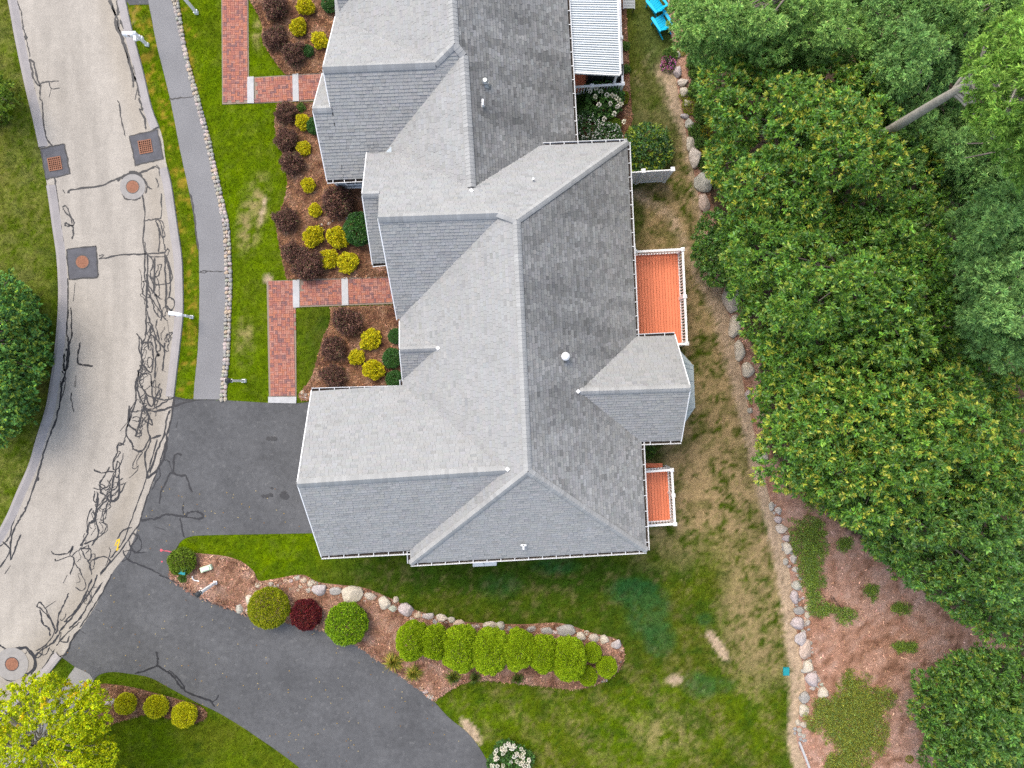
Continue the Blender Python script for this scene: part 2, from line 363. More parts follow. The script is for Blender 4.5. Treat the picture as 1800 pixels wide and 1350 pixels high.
    bare = trail * .75 + edge * .9 + blob(px, py, 1262, 1135, 10, 42, -35) * 1.1 + .8 * blob(px, py, 1185, 1195, 22, 12) + blob(px, py, 828, 1285, 12, 34, -38) * 1.1 + .9 * blob(px, py, 470, 490, 12, 10) + blob(px, py, 1140, 120, 30, 60, 30) * .35 + blob(px, py, 1175, 160, 18, 60, -15) * .55 + .7 * blob(px, py, 462, 370, 6, 40, 12) + .5 * blob(px, py, 236, 30, 5, 26, 10)
    col = lerp(col, DIRT * .95, np.clip((bare * (.25 + n5 * .95 + n4 * .5) - .36) * 2.0, 0, .92))
    strip = np.clip((px - 215) / 20, 0, 1) * np.clip((352 - px) / 10, 0, 1) * np.clip((702 - py) / 10, 0, 1)
    col = lerp(col, np.array((.22, .14, .02)), np.clip((n3 - .56) * 5, 0, .75) * strip)
    # patches of teal turf dye
    tl = blob(px, py, 1110, 1040, 46, 26) + blob(px, py, 1140, 1075, 42, 50, 20) + blob(px, py, 1160, 1125, 30, 32) + .9 * blob(px, py, 1228, 1205, 34, 26, 20) + .7 * blob(px, py, 1270, 1205, 26, 16) + .7 * blob(px, py, 975, 995, 45, 16) + .8 * blob(px, py, 1240, 1088, 18, 13) + .5 * blob(px, py, 880, 1030, 40, 25)
    col = lerp(col, TEAL, np.clip(tl * (n3 * .9 + n5 * .8 - .3), 0, .5))
    return col * (.45 + .5 * n3 + .6 * n4)[:, None]

def ground():
    xs = np.concatenate([[-220, -120, -60, -38], np.arange(-30, 30.01, .16), [38, 60, 120, 220]])
    ys = np.concatenate([[-220, -120, -60, -32], np.arange(-23, 23.01, .16), [32, 60, 120, 220]])
    X, Y = np.meshgrid(xs, ys); nx, ny = len(xs), len(ys)
    V = np.stack([X.ravel(), Y.ravel(), np.zeros(X.size)], 1)
    I = (np.arange(ny - 1)[:, None] * nx + np.arange(nx - 1)[None, :]).ravel()
    Fq = np.stack([I, I + 1, I + nx + 1, I + nx], 1)
    me = bpy.data.meshes.new('lawn'); me.vertices.add(len(V)); me.vertices.foreach_set('co', V.astype(np.float32).ravel())
    me.loops.add(Fq.size); me.loops.foreach_set('vertex_index', Fq.astype(np.int32).ravel())
    me.polygons.add(len(Fq)); me.polygons.foreach_set('loop_start', np.arange(0, Fq.size, 4, dtype=np.int32)); me.update(calc_edges=True)
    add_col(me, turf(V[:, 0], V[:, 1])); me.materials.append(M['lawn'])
    return tag(new_obj('lawn', me), kind='structure')
lawn = ground()

def road_mesh():
    # tyre-polished lanes, an oil-darkened centre and brown silt along the patched right side
    w = np.array(wpoly(ROAD)); st_ = .2; xs = np.arange(-30, -11.5, st_); ys = np.arange(-22, 22, st_); X, Y = np.meshgrid(xs, ys); ins = inside(w, X, Y)
    def colour(X, Y):
        px = 900 + X * F / H; py = 675 - Y * F / H; dl = dist_line(px, py, L_EDGE); dr = np.minimum(dist_line(px, py, R_EDGE + D_EDGE[1:]), dist_line(px, py, R_EDGE2)); f = dl / (dl + dr + 1e-6)
        n1 = fbm(X * .9, Y * .9, 71); n2 = fbm(X * 3.5, Y * 3.5, 73); k = np.ones(X.shape)
        k -= .11 * np.exp(-((f - .46 - .03 * (n1 - .5)) / .035) ** 2) * np.clip(n2 * 2 - .3, 0, 1); k -= .07 * np.exp(-((f - .30) / .06) ** 2) * n1 * 1.5; k += .05 * np.exp(-((f - .60) / .07) ** 2)
        k -= .20 * np.exp(-((f - .83) / .10) ** 2) * np.clip(n2 * 1.8 - .2, 0, 1) * np.clip((py - 330) / 200, .25, 1); k -= .16 * np.clip(n1 - .5, 0, 1); k *= .93 + .14 * n2
        warm = np.exp(-((f - .85) / .10) ** 2)[..., None] * .5
        return np.array((.325, .296, .258)) * k[..., None] * (1 - warm + warm * np.array((1.0, .95, .86)))
    idx = -np.ones(X.shape, int); n = ins.sum(); idx[ins] = np.arange(n); V = np.stack([X[ins], Y[ins], np.full(n, .0085)], 1)
    q = np.stack([idx[:-1, :-1], idx[:-1, 1:], idx[1:, 1:], idx[1:, :-1]], -1).reshape(-1, 4); q = q[(q >= 0).all(1)]
    me = bpy.data.meshes.new('road'); o = [(x, y, .006) for x, y in w]; me.from_pydata([tuple(v) for v in V] + o, [], [tuple(int(k) for k in f) for f in q] + [tuple(range(n, n + len(o)))]); me.update()
    if me.polygons[-1].normal.z < 0: me.polygons[-1].flip()
    A = np.concatenate([V, np.array(o)]); add_col(me, colour(A[:, 0], A[:, 1])); me.materials.append(M['road']); return tag(new_obj('road', me), kind='structure')
road = road_mesh()
def berm(outer, inward, name, skip=(0, 0)):
    """Low asphalt kerb that rises along the road edge."""
    b = MB(); pts = [np.array(p) for p in outer]; rows = []
    for i, p in enumerate(pts):
        d = pts[min(i + 1, len(pts) - 1)] - pts[max(i - 1, 0)]; d /= np.linalg.norm(d); nrm = np.array((-d[1], d[0])) * inward
        rows.append([P(*(p - nrm * .8), 0).to_tuple(), (*P(*p).to_tuple()[:2], .085), (*P(*(p + nrm * 5)).to_tuple()[:2], .095), (*P(*(p + nrm * 13)).to_tuple()[:2], .02), (*P(*(p + nrm * 15)).to_tuple()[:2], .009)])
    for a, q, pp in zip(rows, rows[1:], pts):
        if skip[0] < pp[1] < skip[1]: continue        # kerb drops at the storm drain
        for k in range(4): b.poly([a[k], a[k + 1], q[k + 1], q[k]])
    return tag(b.obj(name, M['berm']), kind='structure')
berm(l_e, -1, 'kerb', (246, 318)); berm(r_e, 1, 'kerb', (218, 292)); berm(r_e2, 1, 'kerb')
drive = sheet('driveway', DRIVE1, .016, M['drive'])
sheet('driveway', TOPDRIVE, .016, M['drive'])
walk = sheet('sidewalk', WALK, .035, M['walk'], jitter=.008)
sheet('sidewalk', STUB, .022, M['concrete_walk'])

MUL = [np.array((.15, .075, .042)), np.array((.225, .115, .062)), np.array((.28, .165, .11)), np.array((.085, .038, .025))]
FMUL = [np.array((.33, .175, .115)), np.array((.40, .235, .17)), np.array((.44, .29, .23)), np.array((.17, .085, .05))]
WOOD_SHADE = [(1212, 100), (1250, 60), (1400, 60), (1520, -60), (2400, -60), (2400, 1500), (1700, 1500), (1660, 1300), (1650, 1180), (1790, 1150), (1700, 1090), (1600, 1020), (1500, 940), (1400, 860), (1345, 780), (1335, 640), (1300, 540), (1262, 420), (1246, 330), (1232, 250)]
def bed_mesh(name, poly, dome, pal, step=.22, edge=.4):
    """A mounded bed: a grid of cells clipped to the outline, rising away from its edge."""
    w = np.array(wpoly(poly)); lo = w.min(0) - step; hi = w.max(0) + step
    lo = np.maximum(lo, (-32, -24)); hi = np.minimum(hi, (40, 24))
    b = MB(); q = [Vector((x, y, 0)) for x, y in w]
    xs = np.arange(lo[0], hi[0], step); ys = np.arange(lo[1], hi[1], step); X, Y = np.meshgrid(xs, ys)
    ins = inside(w, X, Y)
    d = np.full(X.shape, 9.0); ww = np.vstack([w, w[:1]])
    for (x0, y0), (x1, y1) in zip(ww, ww[1:]):
        L2 = (x1 - x0) ** 2 + (y1 - y0) ** 2 + 1e-9; t = np.clip(((X - x0) * (x1 - x0) + (Y - y0) * (y1 - y0)) / L2, 0, 1)
        d = np.minimum(d, np.hypot(X - x0 - t * (x1 - x0), Y - y0 - t * (y1 - y0)))
    Z = .012 + dome * np.clip(d / edge, 0, 1) ** .7 + .03 * (fbm(X * 1.5, Y * 1.5, 4) - .5) * np.clip(d / .5, 0, 1)
    idx = -np.ones(X.shape, int); V = []
    for i, j in zip(*np.nonzero(ins)): idx[i, j] = len(V); V.append((X[i, j], Y[i, j], Z[i, j]))
    fc = []
    for i in range(X.shape[0] - 1):
        for j in range(X.shape[1] - 1):
            k = (idx[i, j], idx[i, j + 1], idx[i + 1, j + 1], idx[i + 1, j])
            if min(k) >= 0: fc.append(k)
    n0 = len(V); V += [(x, y, .012) for x, y in w]; fc.append(tuple(range(n0, n0 + len(w))))
    me = bpy.data.meshes.new(name); me.from_pydata(V, [], fc); me.update()
    if me.polygons[len(fc) - 1].normal.z < 0: me.polygons[len(fc) - 1].flip()
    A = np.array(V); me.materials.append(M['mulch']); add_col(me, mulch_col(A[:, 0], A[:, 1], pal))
    me.polygons.foreach_set('use_smooth', np.ones(len(me.polygons), bool))
    return tag(new_obj(name, me), kind='structure'), (lambda x, y: .012 + dome * .95)
def mulch_col(X, Y, pal):
    n1 = fbm(X * .8, Y * .8, 31); n2 = fbm(X * 3, Y * 3, 37, 3)
    cc = lerp(np.tile(pal[0], (len(X), 1)), pal[1], np.clip(n1 * 2.2 - .6, 0, 1)); cc = lerp(cc, pal[2], np.clip((n2 - .5) * 3, 0, .8)); cc = lerp(cc, pal[3], np.clip((.42 - n2) * 5, 0, .85))
    if pal is FMUL: cc = lerp(cc, np.array((.045, .034, .022)), inside(wpoly(WOOD_SHADE), X, Y) * .9)      # leaf litter colour, darkened further to paint in the trees' shade
    return cc
BEDS = [(BED1, .07, MUL), (BED2, .07, MUL), (BED3, .07, MUL), (ISLAND, .10, [(a + b_) / 2 for a, b_ in zip(MUL, FMUL)]), (BEDBL, .05, MUL), (BEDB, .03, MUL), (FOREST, .05, FMUL)]
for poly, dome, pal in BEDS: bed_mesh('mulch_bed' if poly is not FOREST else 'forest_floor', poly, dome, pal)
# the wood's floor goes on to the right of the frame
def scatter(n, x0, x1, y0, y1): return rng.uniform(x0, x1, n), rng.uniform(y0, y1, n)
def chips():
    Vs = []; Cs = []
    for poly, dome, pal in BEDS:
        w = np.array(wpoly(poly)); lo = np.maximum(w.min(0), (-27, -20)); hi = np.minimum(w.max(0), (27, 20))
        n = int(min(42000, (hi[0] - lo[0]) * (hi[1] - lo[1]) * (420 if poly is not FOREST else 130)))
        X, Y = scatter(n, lo[0], hi[0], lo[1], hi[1]); k = inside(w, X, Y); X = X[k]; Y = Y[k]; n = len(X)
        a = rng.uniform(0, 6.283, n); L = rng.uniform(.025, .075, n); wd = rng.uniform(.006, .014, n)
        d = np.stack([np.cos(a), np.sin(a), rng.normal(0, .25, n)], 1) * L[:, None]; s = np.stack([-np.sin(a), np.cos(a), rng.normal(0, .3, n)], 1) * wd[:, None]
        c0 = np.stack([X, Y, np.full(n, .012 + dome * 1.0) + rng.uniform(0, .03, n)], 1)
        Vs.append(np.stack([c0 - d - s, c0 + d - s, c0 + d + s, c0 - d + s], 1))
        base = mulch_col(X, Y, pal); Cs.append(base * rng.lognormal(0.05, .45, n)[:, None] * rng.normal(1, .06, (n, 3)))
    me = bulk_mesh('mulch_chips', np.concatenate(Vs), np.concatenate(Cs), M['chips'])
    tag(new_obj('mulch_chips', me), 'loose brown bark chips covering the planting beds', 'mulch', kind='stuff')
chips()

def grass():
    n = 760000
    X, Y = scatter(n, -26.5, 24, -20, 20)
    bad = np.zeros(n, bool)
    for poly in (ROAD, DRIVE1, WALK, STONES_BED, TOPDRIVE, STUB, PATH_V1, PATH_H1, PATH_V2, PATH_H2, HOUSE_A, HOUSE_B) + tuple(b_[0] for b_ in BEDS): bad |= inside(wpoly(poly), X, Y)
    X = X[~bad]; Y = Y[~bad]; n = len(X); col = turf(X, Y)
    # thin out on bare soil: pale red-brown turf colour means few blades
    dens = np.clip(1.6 - (col[:, 0] / (col[:, 1] + 1e-4) - .5) * 1.9, .10, 1); k = rng.random(n) < dens
    X, Y, col = X[k], Y[k], col[k]; n = len(X)
    a = rng.uniform(0, 6.283, n); L = rng.uniform(.035, .085, n) * (1 + .5 * fbm(X, Y, 8)); lean = rng.uniform(.35, 1.1, n)
    d = np.stack([np.cos(a) * lean, np.sin(a) * lean, np.ones(n)], 1); d /= np.linalg.norm(d, axis=1)[:, None]
    s = np.stack([-np.sin(a), np.cos(a), np.zeros(n)], 1) * rng.uniform(.007, .013, n)[:, None]
    b0 = np.stack([X, Y, np.zeros(n)], 1); V = np.stack([b0 - s, b0 + s, b0 + d * L[:, None]], 1)
    C = col * rng.lognormal(.05, .48, n)[:, None] * rng.normal(1, .10, (n, 3)); C = np.clip(C, .003, .7)
    tag(new_obj('grass', bulk_mesh('grass', V, C, M['grass'])), 'short mown grass of the lawns around the house', 'grass', kind='stuff')
    print('grass', n)
grass()

# ---- tar-sealed cracks, patches and ironwork in the road
def ribbon(name, pts, w, z, m, parent, n=5, jit=.45):
    q = [P(*p) + Vector((R.gauss(0, .014), R.gauss(0, .014), 0)) for p in c(pts, n=n)]; b = MB(); left = []; right = []
    for i, p in enumerate(q):
        d = (q[min(i + 1, len(q) - 1)] - q[max(i - 1, 0)]);
        if d.length < 1e-6: d = Vector((1, 0, 0))
        d.normalize(); s = Vector((-d.y, d.x, 0)); ww = w * .5 * R.uniform(1 - jit, 1 + jit) * (.55 if i in (0, len(q) - 1) else 1)
        left.append(p + s * ww); right.append(p - s * ww)
    for i in range(len(q) - 1):
        zz = lambda v: (v.x, v.y, z)
        b.poly([zz(right[i]), zz(right[i + 1]), zz(left[i + 1]), zz(left[i])])
        if i in (0,): pass
    return b.obj(name, m, parent)
C00 = [(115,0,145,80,160,170,175,240,195,320,210,400),(205,415,235,440,250,500,265,560,290,600),(205,415,225,500,222,560,238,630),(225,480,235,550,275,600,290,580,350,570,410,567),(345,575,360,620,415,615),(360,620,345,680),(285,600,280,680,298,720,305,850,325,960,370,1022),(175,240,190,260,180,275,170,250),(380,1245,390,1300,395,1350,405,1420,425,1590,440,1700,450,1795),(437,1320,455,1348),(480,1350,500,1325,690,1300,780,1265,850,1240,1000,1200,1085,1160),(760,0,790,70,820,130,830,200,860,270,880,350,905,450,930,530,965,600,970,660),(815,0,825,90,805,130,810,190,850,260,900,400,925,520,930,610),(830,90,870,70,890,60),(835,140,870,190,880,240,905,320,935,440,950,520,985,508),(855,95,880,110,885,160,870,200,840,150),(965,600,945,700),(960,620,995,660,990,680,965,660),(970,680,995,760,975,765,1010,830,1018,905),(825,705,840,760,850,850,875,955),(1085,1160,1110,1180,1115,1230),(1090,1150,1125,1190,1137,1240),(1085,1245,1105,1280,1105,1310),(850,1240,870,1290,880,1310),(900,1200,960,1210,1000,1250,1030,1300,1060,1320),(940,1200,990,1230,1025,1290,1020,1350),(960,1245,1000,1290,985,1350),(870,1230,930,1195,990,1215),(860,1250,920,1240,980,1270,1010,1310),(775,0,800,90,812,150,840,240,885,380,915,470,950,560),(820,1265,870,1225,930,1215,1000,1222)]
C05 = [(440,100,455,85,470,100,495,160,520,215,490,220,460,205,455,220,475,230,500,225,515,270,502,318),(440,100,450,125,490,165,505,215),(400,448,455,450),(690,455,740,450,840,430,1000,422,1160,412),(690,440,715,428,718,440,690,460),(470,590,475,700,475,830,465,960,480,1040,480,1170,455,1260,430,1350),(527,620,512,750),(497,795,500,900,500,990,480,1060),(560,1035,548,1110,545,1180,565,1195,650,1205),(455,1100,475,1095,470,1180,455,1240,445,1200,450,1120),(435,1240,460,1290,440,1320),(527,1270,525,1350),(985,0,1000,40,1010,190,998,340,1010,420,1010,560,1025,680,1020,800,1020,900,1015,1000,985,1050),(1010,190,1060,185,1085,175,1125,165,1125,0),(1085,175,1105,240,1115,320,1105,410),(1100,180,1130,230,1140,330,1155,400),(1110,190,1135,200,1150,290,1130,300,1115,240),(1010,340,1025,420,1060,440,1160,435,1180,395,1165,390,1150,430,1165,490),(1030,420,1030,560,1040,640,1080,700,1130,740),(1080,450,1080,560,1075,680),(1150,430,1155,560,1160,700,1155,800),(1165,470,1195,530,1200,600,1165,630,1080,640),(1160,440,1180,520,1190,640,1185,720),(1030,560,1060,600,1075,660,1060,700),(1030,640,1060,740,1080,820,1120,870),(1040,720,1090,780,1140,860,1170,890),(1170,735,1185,725,1220,760,1195,820,1165,780),(1090,700,1100,750,1130,830,1125,890),(1020,800,1050,900,1080,980,1100,1030,1150,1080),(1060,920,1050,970,1080,1010,1090,1090),(1100,880,1090,930,1105,1000,1120,1080,1100,1110),(1170,890,1180,1000),(1235,870,1220,1000,1200,1200,1185,1350),(1175,990,1215,1010),(955,975,990,1040,985,1100,995,1180,965,1260,945,1350),(970,990,975,1100,990,1160),(985,1050,1030,1040,1065,1050,1070,1180,1050,1250,990,1180),(1030,1160,1050,1145,1065,1170,1050,1215,1030,1200,1030,1160),(1150,1040,1145,1120,1135,1240),(1085,1090,1110,1130,1090,1140,1080,1290),(1125,1230,1160,1250),(1100,1215,1070,1350),(975,1290,1000,1260,1050,1265,1055,1345),(960,1230,980,1330,1000,1350),(1022,560,1028,640,1022,720,1028,800),(1035,430,1070,480,1050,560,1080,620),(855,10,880,40,940,45,985,30)]
C06 = [(430,0,425,120,390,280,350,380,310,490,280,600,235,750,190,870,155,940,115,1000,80,1100,75,1250),(460,0,445,80,425,140),(500,80,500,130,518,215),(525,0,520,40),(115,920,90,1000,60,1100,0,1150),(150,1070,110,1160,80,1250),(20,1120,50,1150,70,1190,0,1305),(75,1285,35,1350),(250,690,262,672,272,682,258,698),(945,0,950,130,920,220,890,320),(960,0,965,80,1000,160,1010,220),(980,20,1020,90,1060,110,1105,125,1170,130,1215,115),(1015,60,1010,140,990,230,970,330,945,380,985,380,980,340),(1060,0,1065,90,1080,190),(1130,50,1110,120,1060,100),(1180,0,1180,110,1150,150,1050,195,1000,170),(960,130,910,200,940,215,1000,205),(1010,170,1050,260,1065,310,1010,270),(900,180,905,260,880,360,920,430,930,470,970,490,1010,470,1040,410,1130,375),(905,170,900,300,955,350,945,385),(925,260,950,245,975,260,960,280,925,270),(890,290,840,350),(1190,200,1165,260,1150,370,1100,480,1050,640),(1100,400,1060,550,1020,680,960,860,900,1010,860,1120,770,1240),(880,370,860,440,820,450,820,500,790,560,800,620),(870,445,830,430,815,480,840,500,790,570,795,620),(655,615,690,635,800,630),(815,565,810,660,830,660,835,570,815,565),(800,650,775,780,780,840,830,800,830,660),(770,600,730,660,700,720,740,760,770,730,750,690),(650,745,700,755,760,740),(660,770,655,830,675,840,680,770),(690,720,710,780,740,800,770,855),(880,705,840,780,790,840),(685,780,680,860,660,960,620,1000,605,1080,560,1150),(640,885,610,960,605,1060),(650,900,665,970,620,1000),(750,830,680,900,670,980,690,1060,640,1150),(755,840,720,960,730,980),(715,980,745,1010,700,1080,590,1140),(360,1185,380,1205,470,1205,510,1150,490,1220,550,1180,610,1150),(385,1240,400,1255,490,1220,520,1260,490,1350),(560,1160,590,1220,630,1280,640,1350),(570,1170,630,1170,635,1230,610,1260),(520,1260,560,1320,570,1350),(820,1100,860,1040,920,1020),(640,1250,720,1225,770,1260,700,1350),(765,1160,770,1200,740,1290),(1000,160,1040,250,1030,330,1050,420,1010,520,1030,660,1020,670),(990,240,960,330,965,370,985,350),(955,20,1010,60,1050,30),(1020,100,1060,180,1110,60),(695,715,735,735,700,770,735,800),(760,600,700,720)]
C0A = [(0,490,30,515,100,530,180,510,230,560,245,620,200,690,130,720,65,740,0,700),(0,650,40,680,50,740),(180,510,200,540,240,600,220,680,160,690),(30,515,0,560),(150,570,160,610,130,680),(190,540,150,580,200,600),(100,520,150,505,200,520,240,565,250,640,215,700),(240,570,300,520,350,490,400,440,430,380,500,300,560,220,640,100,680,0),(250,530,320,490,380,400,350,310,290,240,260,220,280,195,320,240,335,290),(280,240,300,340,340,370,350,430),(320,230,395,182),(480,130,450,200,410,290,400,390,380,410),(340,270,380,360,400,400),(460,270,440,320,420,310),(720,50,640,170,560,300,480,380),(640,30,590,150,520,260,450,330),(380,520,360,560,290,670),(400,540,410,575,440,560),(300,500,290,560,250,580,270,540),(430,400,420,460,470,470,480,430),(350,520,390,570),(565,0,600,60,580,110,530,90),(470,0,445,60),(560,330,500,380,440,440,390,500),(260,540,310,560,350,510)]
D06 = [(1215,110,1200,250,1170,350,1160,480,1110,600,1030,680),(1020,200,1080,210,1170,190,1290,150,1400,130,1530,125),(1215,110,1290,130,1360,125),(1240,280,1230,330),(1270,515,1220,515,1210,630,1190,640),(1140,550,1180,560,1200,635),(1190,640,1160,700,1120,790,1115,860),(1200,635,1260,660,1300,665,1340,775),(980,970,1080,960,1160,930,1250,940,1310,950,1390,960,1420,940,1380,912,1320,915,1300,945),(1285,845,1275,900,1300,945),(1260,950,1275,1050,1290,1090),(1050,935,1090,965),(1085,1015,1155,1040),(960,1060,990,1130,975,1180,930,1200),(900,1110,930,1190,1020,1195),(860,1180,890,1240,1000,1290,1130,1350),(1165,400,1130,520,1100,620,1040,780,1000,900,970,1000,900,1100,830,1200,700,1340),(1110,600,1120,660,1090,700,1060,760),(930,1060,960,1090,920,1150,940,1190),(870,1190,910,1180,900,1230,850,1260)]
D0A = [(560,380,500,460,470,540,440,570),(780,0,700,150,640,240,560,370),(670,235,705,260),(560,390,595,410),(530,655,590,690,655,738),(1095,535,1100,600,1085,640,945,690),(1090,630,1140,660,1190,690,1220,720,1270,790,1350,840,1460,875,1500,920),(1180,665,1230,710,1290,790,1260,785),(1530,835,1510,870,1480,890),(1787,302,1640,252,1500,202,1390,152,1290,92,1190,32,1110,0)]
W00 = [(1185,695,1240,690,1360,675)]; W05 = [(1395,550,1430,540,1480,545,1570,545),(1395,550,1430,556,1450,545),(1330,0,1360,160,1370,280,1388,400)]
zi = [0]
def seals(data, ox, oy, parent, z, wide):
    for q in data:
        pts = zoomed(ox, oy, list(zip(q[0::2], q[1::2]))); ln = sum(math.dist(a, b_) for a, b_ in zip(pts, pts[1:]))
        zi[0] += 1; w = R.uniform(.04, .07) if ln < 45 else R.uniform(.055, .095); w *= wide
        ribbon('crack_seal', pts, w, z + (zi[0] % 9) * .0004, M['tar'], parent)
seals(C00, 0, 0, road, .012, 1.0); seals(C05, 0, 340, road, .012, .95); seals(C06, 0, 670, road, .012, .92); seals(C0A, 0, 1010, road, .012, .9)
seals(D06, 0, 670, drive, .02, 1.0); seals(D0A, 0, 1010, drive, .02, .95)
seals(W00, 0, 0, walk, .039, 1); seals(W05, 0, 340, walk, .039, .9)
# thin extra tangles where the road edge is most patched
AX = [(262, 455), (268, 520), (272, 580), (262, 640), (256, 690), (248, 740), (215, 830), (178, 890), (165, 945), (150, 1000), (140, 1050), (112, 1110)]
axp = c(AX, n=8)
for i in range(46):
    t = R.randrange(0, len(axp) - 9); L_ = R.randint(3, 8); o0 = R.uniform(-17, 24); pts = []
    for k in range(L_): pts.append((axp[t + k][0] + o0 + R.uniform(-5, 5), axp[t + k][1] + R.uniform(-3, 3)))
    if R.random() < .35: pts += [(p[0] + R.uniform(4, 8), p[1]) for p in reversed(pts)] + [pts[0]]
    zi[0] += 1; ribbon('crack_seal', pts, R.uniform(.025, .05), .0118 + (zi[0] % 9) * .0004, M['tar'], road, 4)
def rot_rect(x, y, w, h, a):
    a = math.radians(a); return [(x + u * math.cos(a) - v * math.sin(a), y + u * math.sin(a) + v * math.cos(a)) for u, v in ((-w / 2, -h / 2), (w / 2, -h / 2), (w / 2, h / 2), (-w / 2, h / 2))]
def patch(zpts, ox, oy):
    pts = zoomed(ox, oy, zpts); o = sheet('tar_patch', pts, .0165, M['patch'], None, parent=road)
    q = pts + [pts[0]]
    for a, b_ in zip(q, q[1:]): ribbon('patch_seal', [a, ((a[0] + b_[0]) / 2 + .3, (a[1] + b_[1]) / 2), b_], .06, .0205, M['tar'], road)
    return pts
patch([(285,1040),(450,1005),(490,1215),(320,1250)], 0, 0); patch([(905,950),(1100,905),(1140,1110),(945,1155)], 0, 0); patch([(465,392),(672,365),(685,585),(485,600)], 0, 340)
def disc(b, x, y, z, r, n=28, col=None):
    p = P(x, y); b.poly([(p.x + r * math.cos(2 * math.pi * k / n), p.y + r * math.sin(2 * math.pi * k / n), z) for k in range(n)], col)
def ring(b, x, y, z0, z1, r0, r1, n=28):
    p = P(x, y); f = lambda r, z, k: (p.x + r * math.cos(2 * math.pi * k / n), p.y + r * math.sin(2 * math.pi * k / n), z)
    for k in range(n): b.poly([f(r0, z0, k), f(r1, z1, k), f(r1, z1, k + 1), f(r0, z0, k + 1)])
def grate(x, y, rot, label):
    t = thing('storm_drain_grate', P(x, y, .016), label, 'drain grate')
    p = P(x, y); a = math.radians(-rot); ux = Vector((math.cos(a), math.sin(a), 0)); uy = Vector((-math.sin(a), math.cos(a), 0)); Z = Vector((0, 0, 1))
    b = MB(); b.box(p + Z * .019, (.62, .62, .004), (ux, uy, Z)); b.obj('pit', M['ironpit'], t)
    b = MB()
    for s in (-1, 1): b.box(p + ux * s * .30 + Z * .032, (.05, .65, .03), (ux, uy, Z)); b.box(p + uy * s * .30 + Z * .031, (.55, .05, .03), (ux, uy, Z))
    b.obj('frame', M['rust'], t)
    for k in range(-2, 3):
        b = MB(); b.box(p + ux * k * .095 + Z * .03, (.035, .55, .022), (ux, uy, Z)); b.obj('bar', M['rust'], t)
        b = MB(); b.box(p + uy * k * .095 + Z * .028, (.55, .035, .022), (ux, uy, Z)); b.obj('bar', M['rust'], t)
grate(97, 288, -10, 'rusty square drain grate in tar patch at left road edge'); grate(256, 258, -10, 'rusty square drain grate in tar patch beside grass strip')
def manhole(x, y, r, collar, label):
    t = thing('manhole_cover', P(x, y, .016), label, 'manhole cover')
    if collar:
        b = MB(); disc(b, x, y, .0215, collar, 36); b.obj('collar', M['collar'], t)
    b = MB(); ring(b, x, y, .022, .028, r * 1.12, r * 1.1); ring(b, x, y, .028, .027, r * 1.1, r * 1.0); b.obj('frame', M['black'], t)
    b = MB(); disc(b, x, y, .026, r); ring(b, x, y, .030, .030, r * .62, r * .7); ring(b, x, y, .030, .030, r * .25, r * .32)
    for k in range(12):
        a = k * math.pi / 6; p = P(x, y, .0285); d = Vector((math.cos(a), math.sin(a), 0)); b.bar(p + d * r * .35, p + d * r * .6, .025, .004); b.bar(p + d * r * .74, p + d * r * .95, .025, .004)
    b.obj('lid', M['rust'], t)
manhole(233.5, 328.5, .30, .62, 'round rusty manhole cover ringed by pale concrete and tangled tar')
manhole(145, 460.5, .31, None, 'round rusty manhole cover centred in a square tar patch')
manhole(21.5, 1167, .31, .80, 'round rusty manhole cover near yellow green tree in thick tar ring')
# stains and survey paint on the pavement
def stain(cx, cy, parts, name='oil_stain', m='oil'):
    b = MB(); z = .0245
    for dx, dy, r in parts:
        p = P(cx + dx, cy + dy); z += .0005
        b.poly([(p.x + r * (1 + .25 * math.sin(3 * k + dx)) * math.cos(k * .5236), p.y + r * .8 * (1 + .2 * math.cos(2 * k + dy)) * math.sin(k * .5236), z) for k in range(12)])
    b.obj(name, M[m], drive)
stain(478, 771, [(-6, 0, .12), (0, 0, .14), (5, 0, .13)]); stain(470, 871, [(-7, 1, .10), (-1, 1, .12), (6, -1, .12)]); stain(500, 871, [(-2, 0, .19), (3, 2, .17), (-1, -4, .14)]); stain(478, 858, [(0, 0, .07)])
ribbon('survey_mark', [(284, 967), (295, 968.5), (308, 971)], .035, .026, M['pink'], drive); b = MB(); disc(b, 284, 967, .027, .07, 12); b.obj('survey_mark', M['pink'], drive)
b = MB(); disc(b, 285, 987, .027, .04, 10); b.obj('survey_mark', M['pink'], drive)
for k in range(9): ribbon('paint_mark', [(205 + R.uniform(-3, 3), 968 - k * 2.3), (209 + R.uniform(-3, 3), 964 - k * 2.3)], .06, .018 + k * .0004, M['yellowpaint'], road)
ribbon('paint_mark', [(205, 967), (209, 957), (210, 947)], .05, .0225, M['yellowpaint'], road)

# ================================================================ PAVING: brick walkways, stone edging
BRICKC = [(.31, .125, .09), (.34, .145, .105), (.29, .115, .088), (.36, .17, .125), (.24, .11, .095), (.19, .10, .095), (.35, .14, .09), (.33, .16, .125)]
def brick_proto(i):
    b = MB(); v = BRICKC[i % len(BRICKC)]; g = R.uniform(.9, 1.1); b.col = tuple(min(1, k * g) for k in v)
    x, y, z, e = .097, .047, .05, .006
    lo = [(-x, -y, 0), (x, -y, 0), (x, y, 0), (-x, y, 0)]; mid = [(p[0], p[1], z - e) for p in lo]; hi = [(-x + e, -y + e, z), (x - e, -y + e, z), (x - e, y - e, z), (-x + e, y - e, z)]
    for a, q in ((lo, mid), (mid, hi)):
        for k in range(4): b.poly([a[k], a[(k + 1) % 4], q[(k + 1) % 4], q[k]])
    b.poly(hi); return b.mesh('brick', M['brick'], col=True)
BRICKS = [brick_proto(i) for i in range(16)]
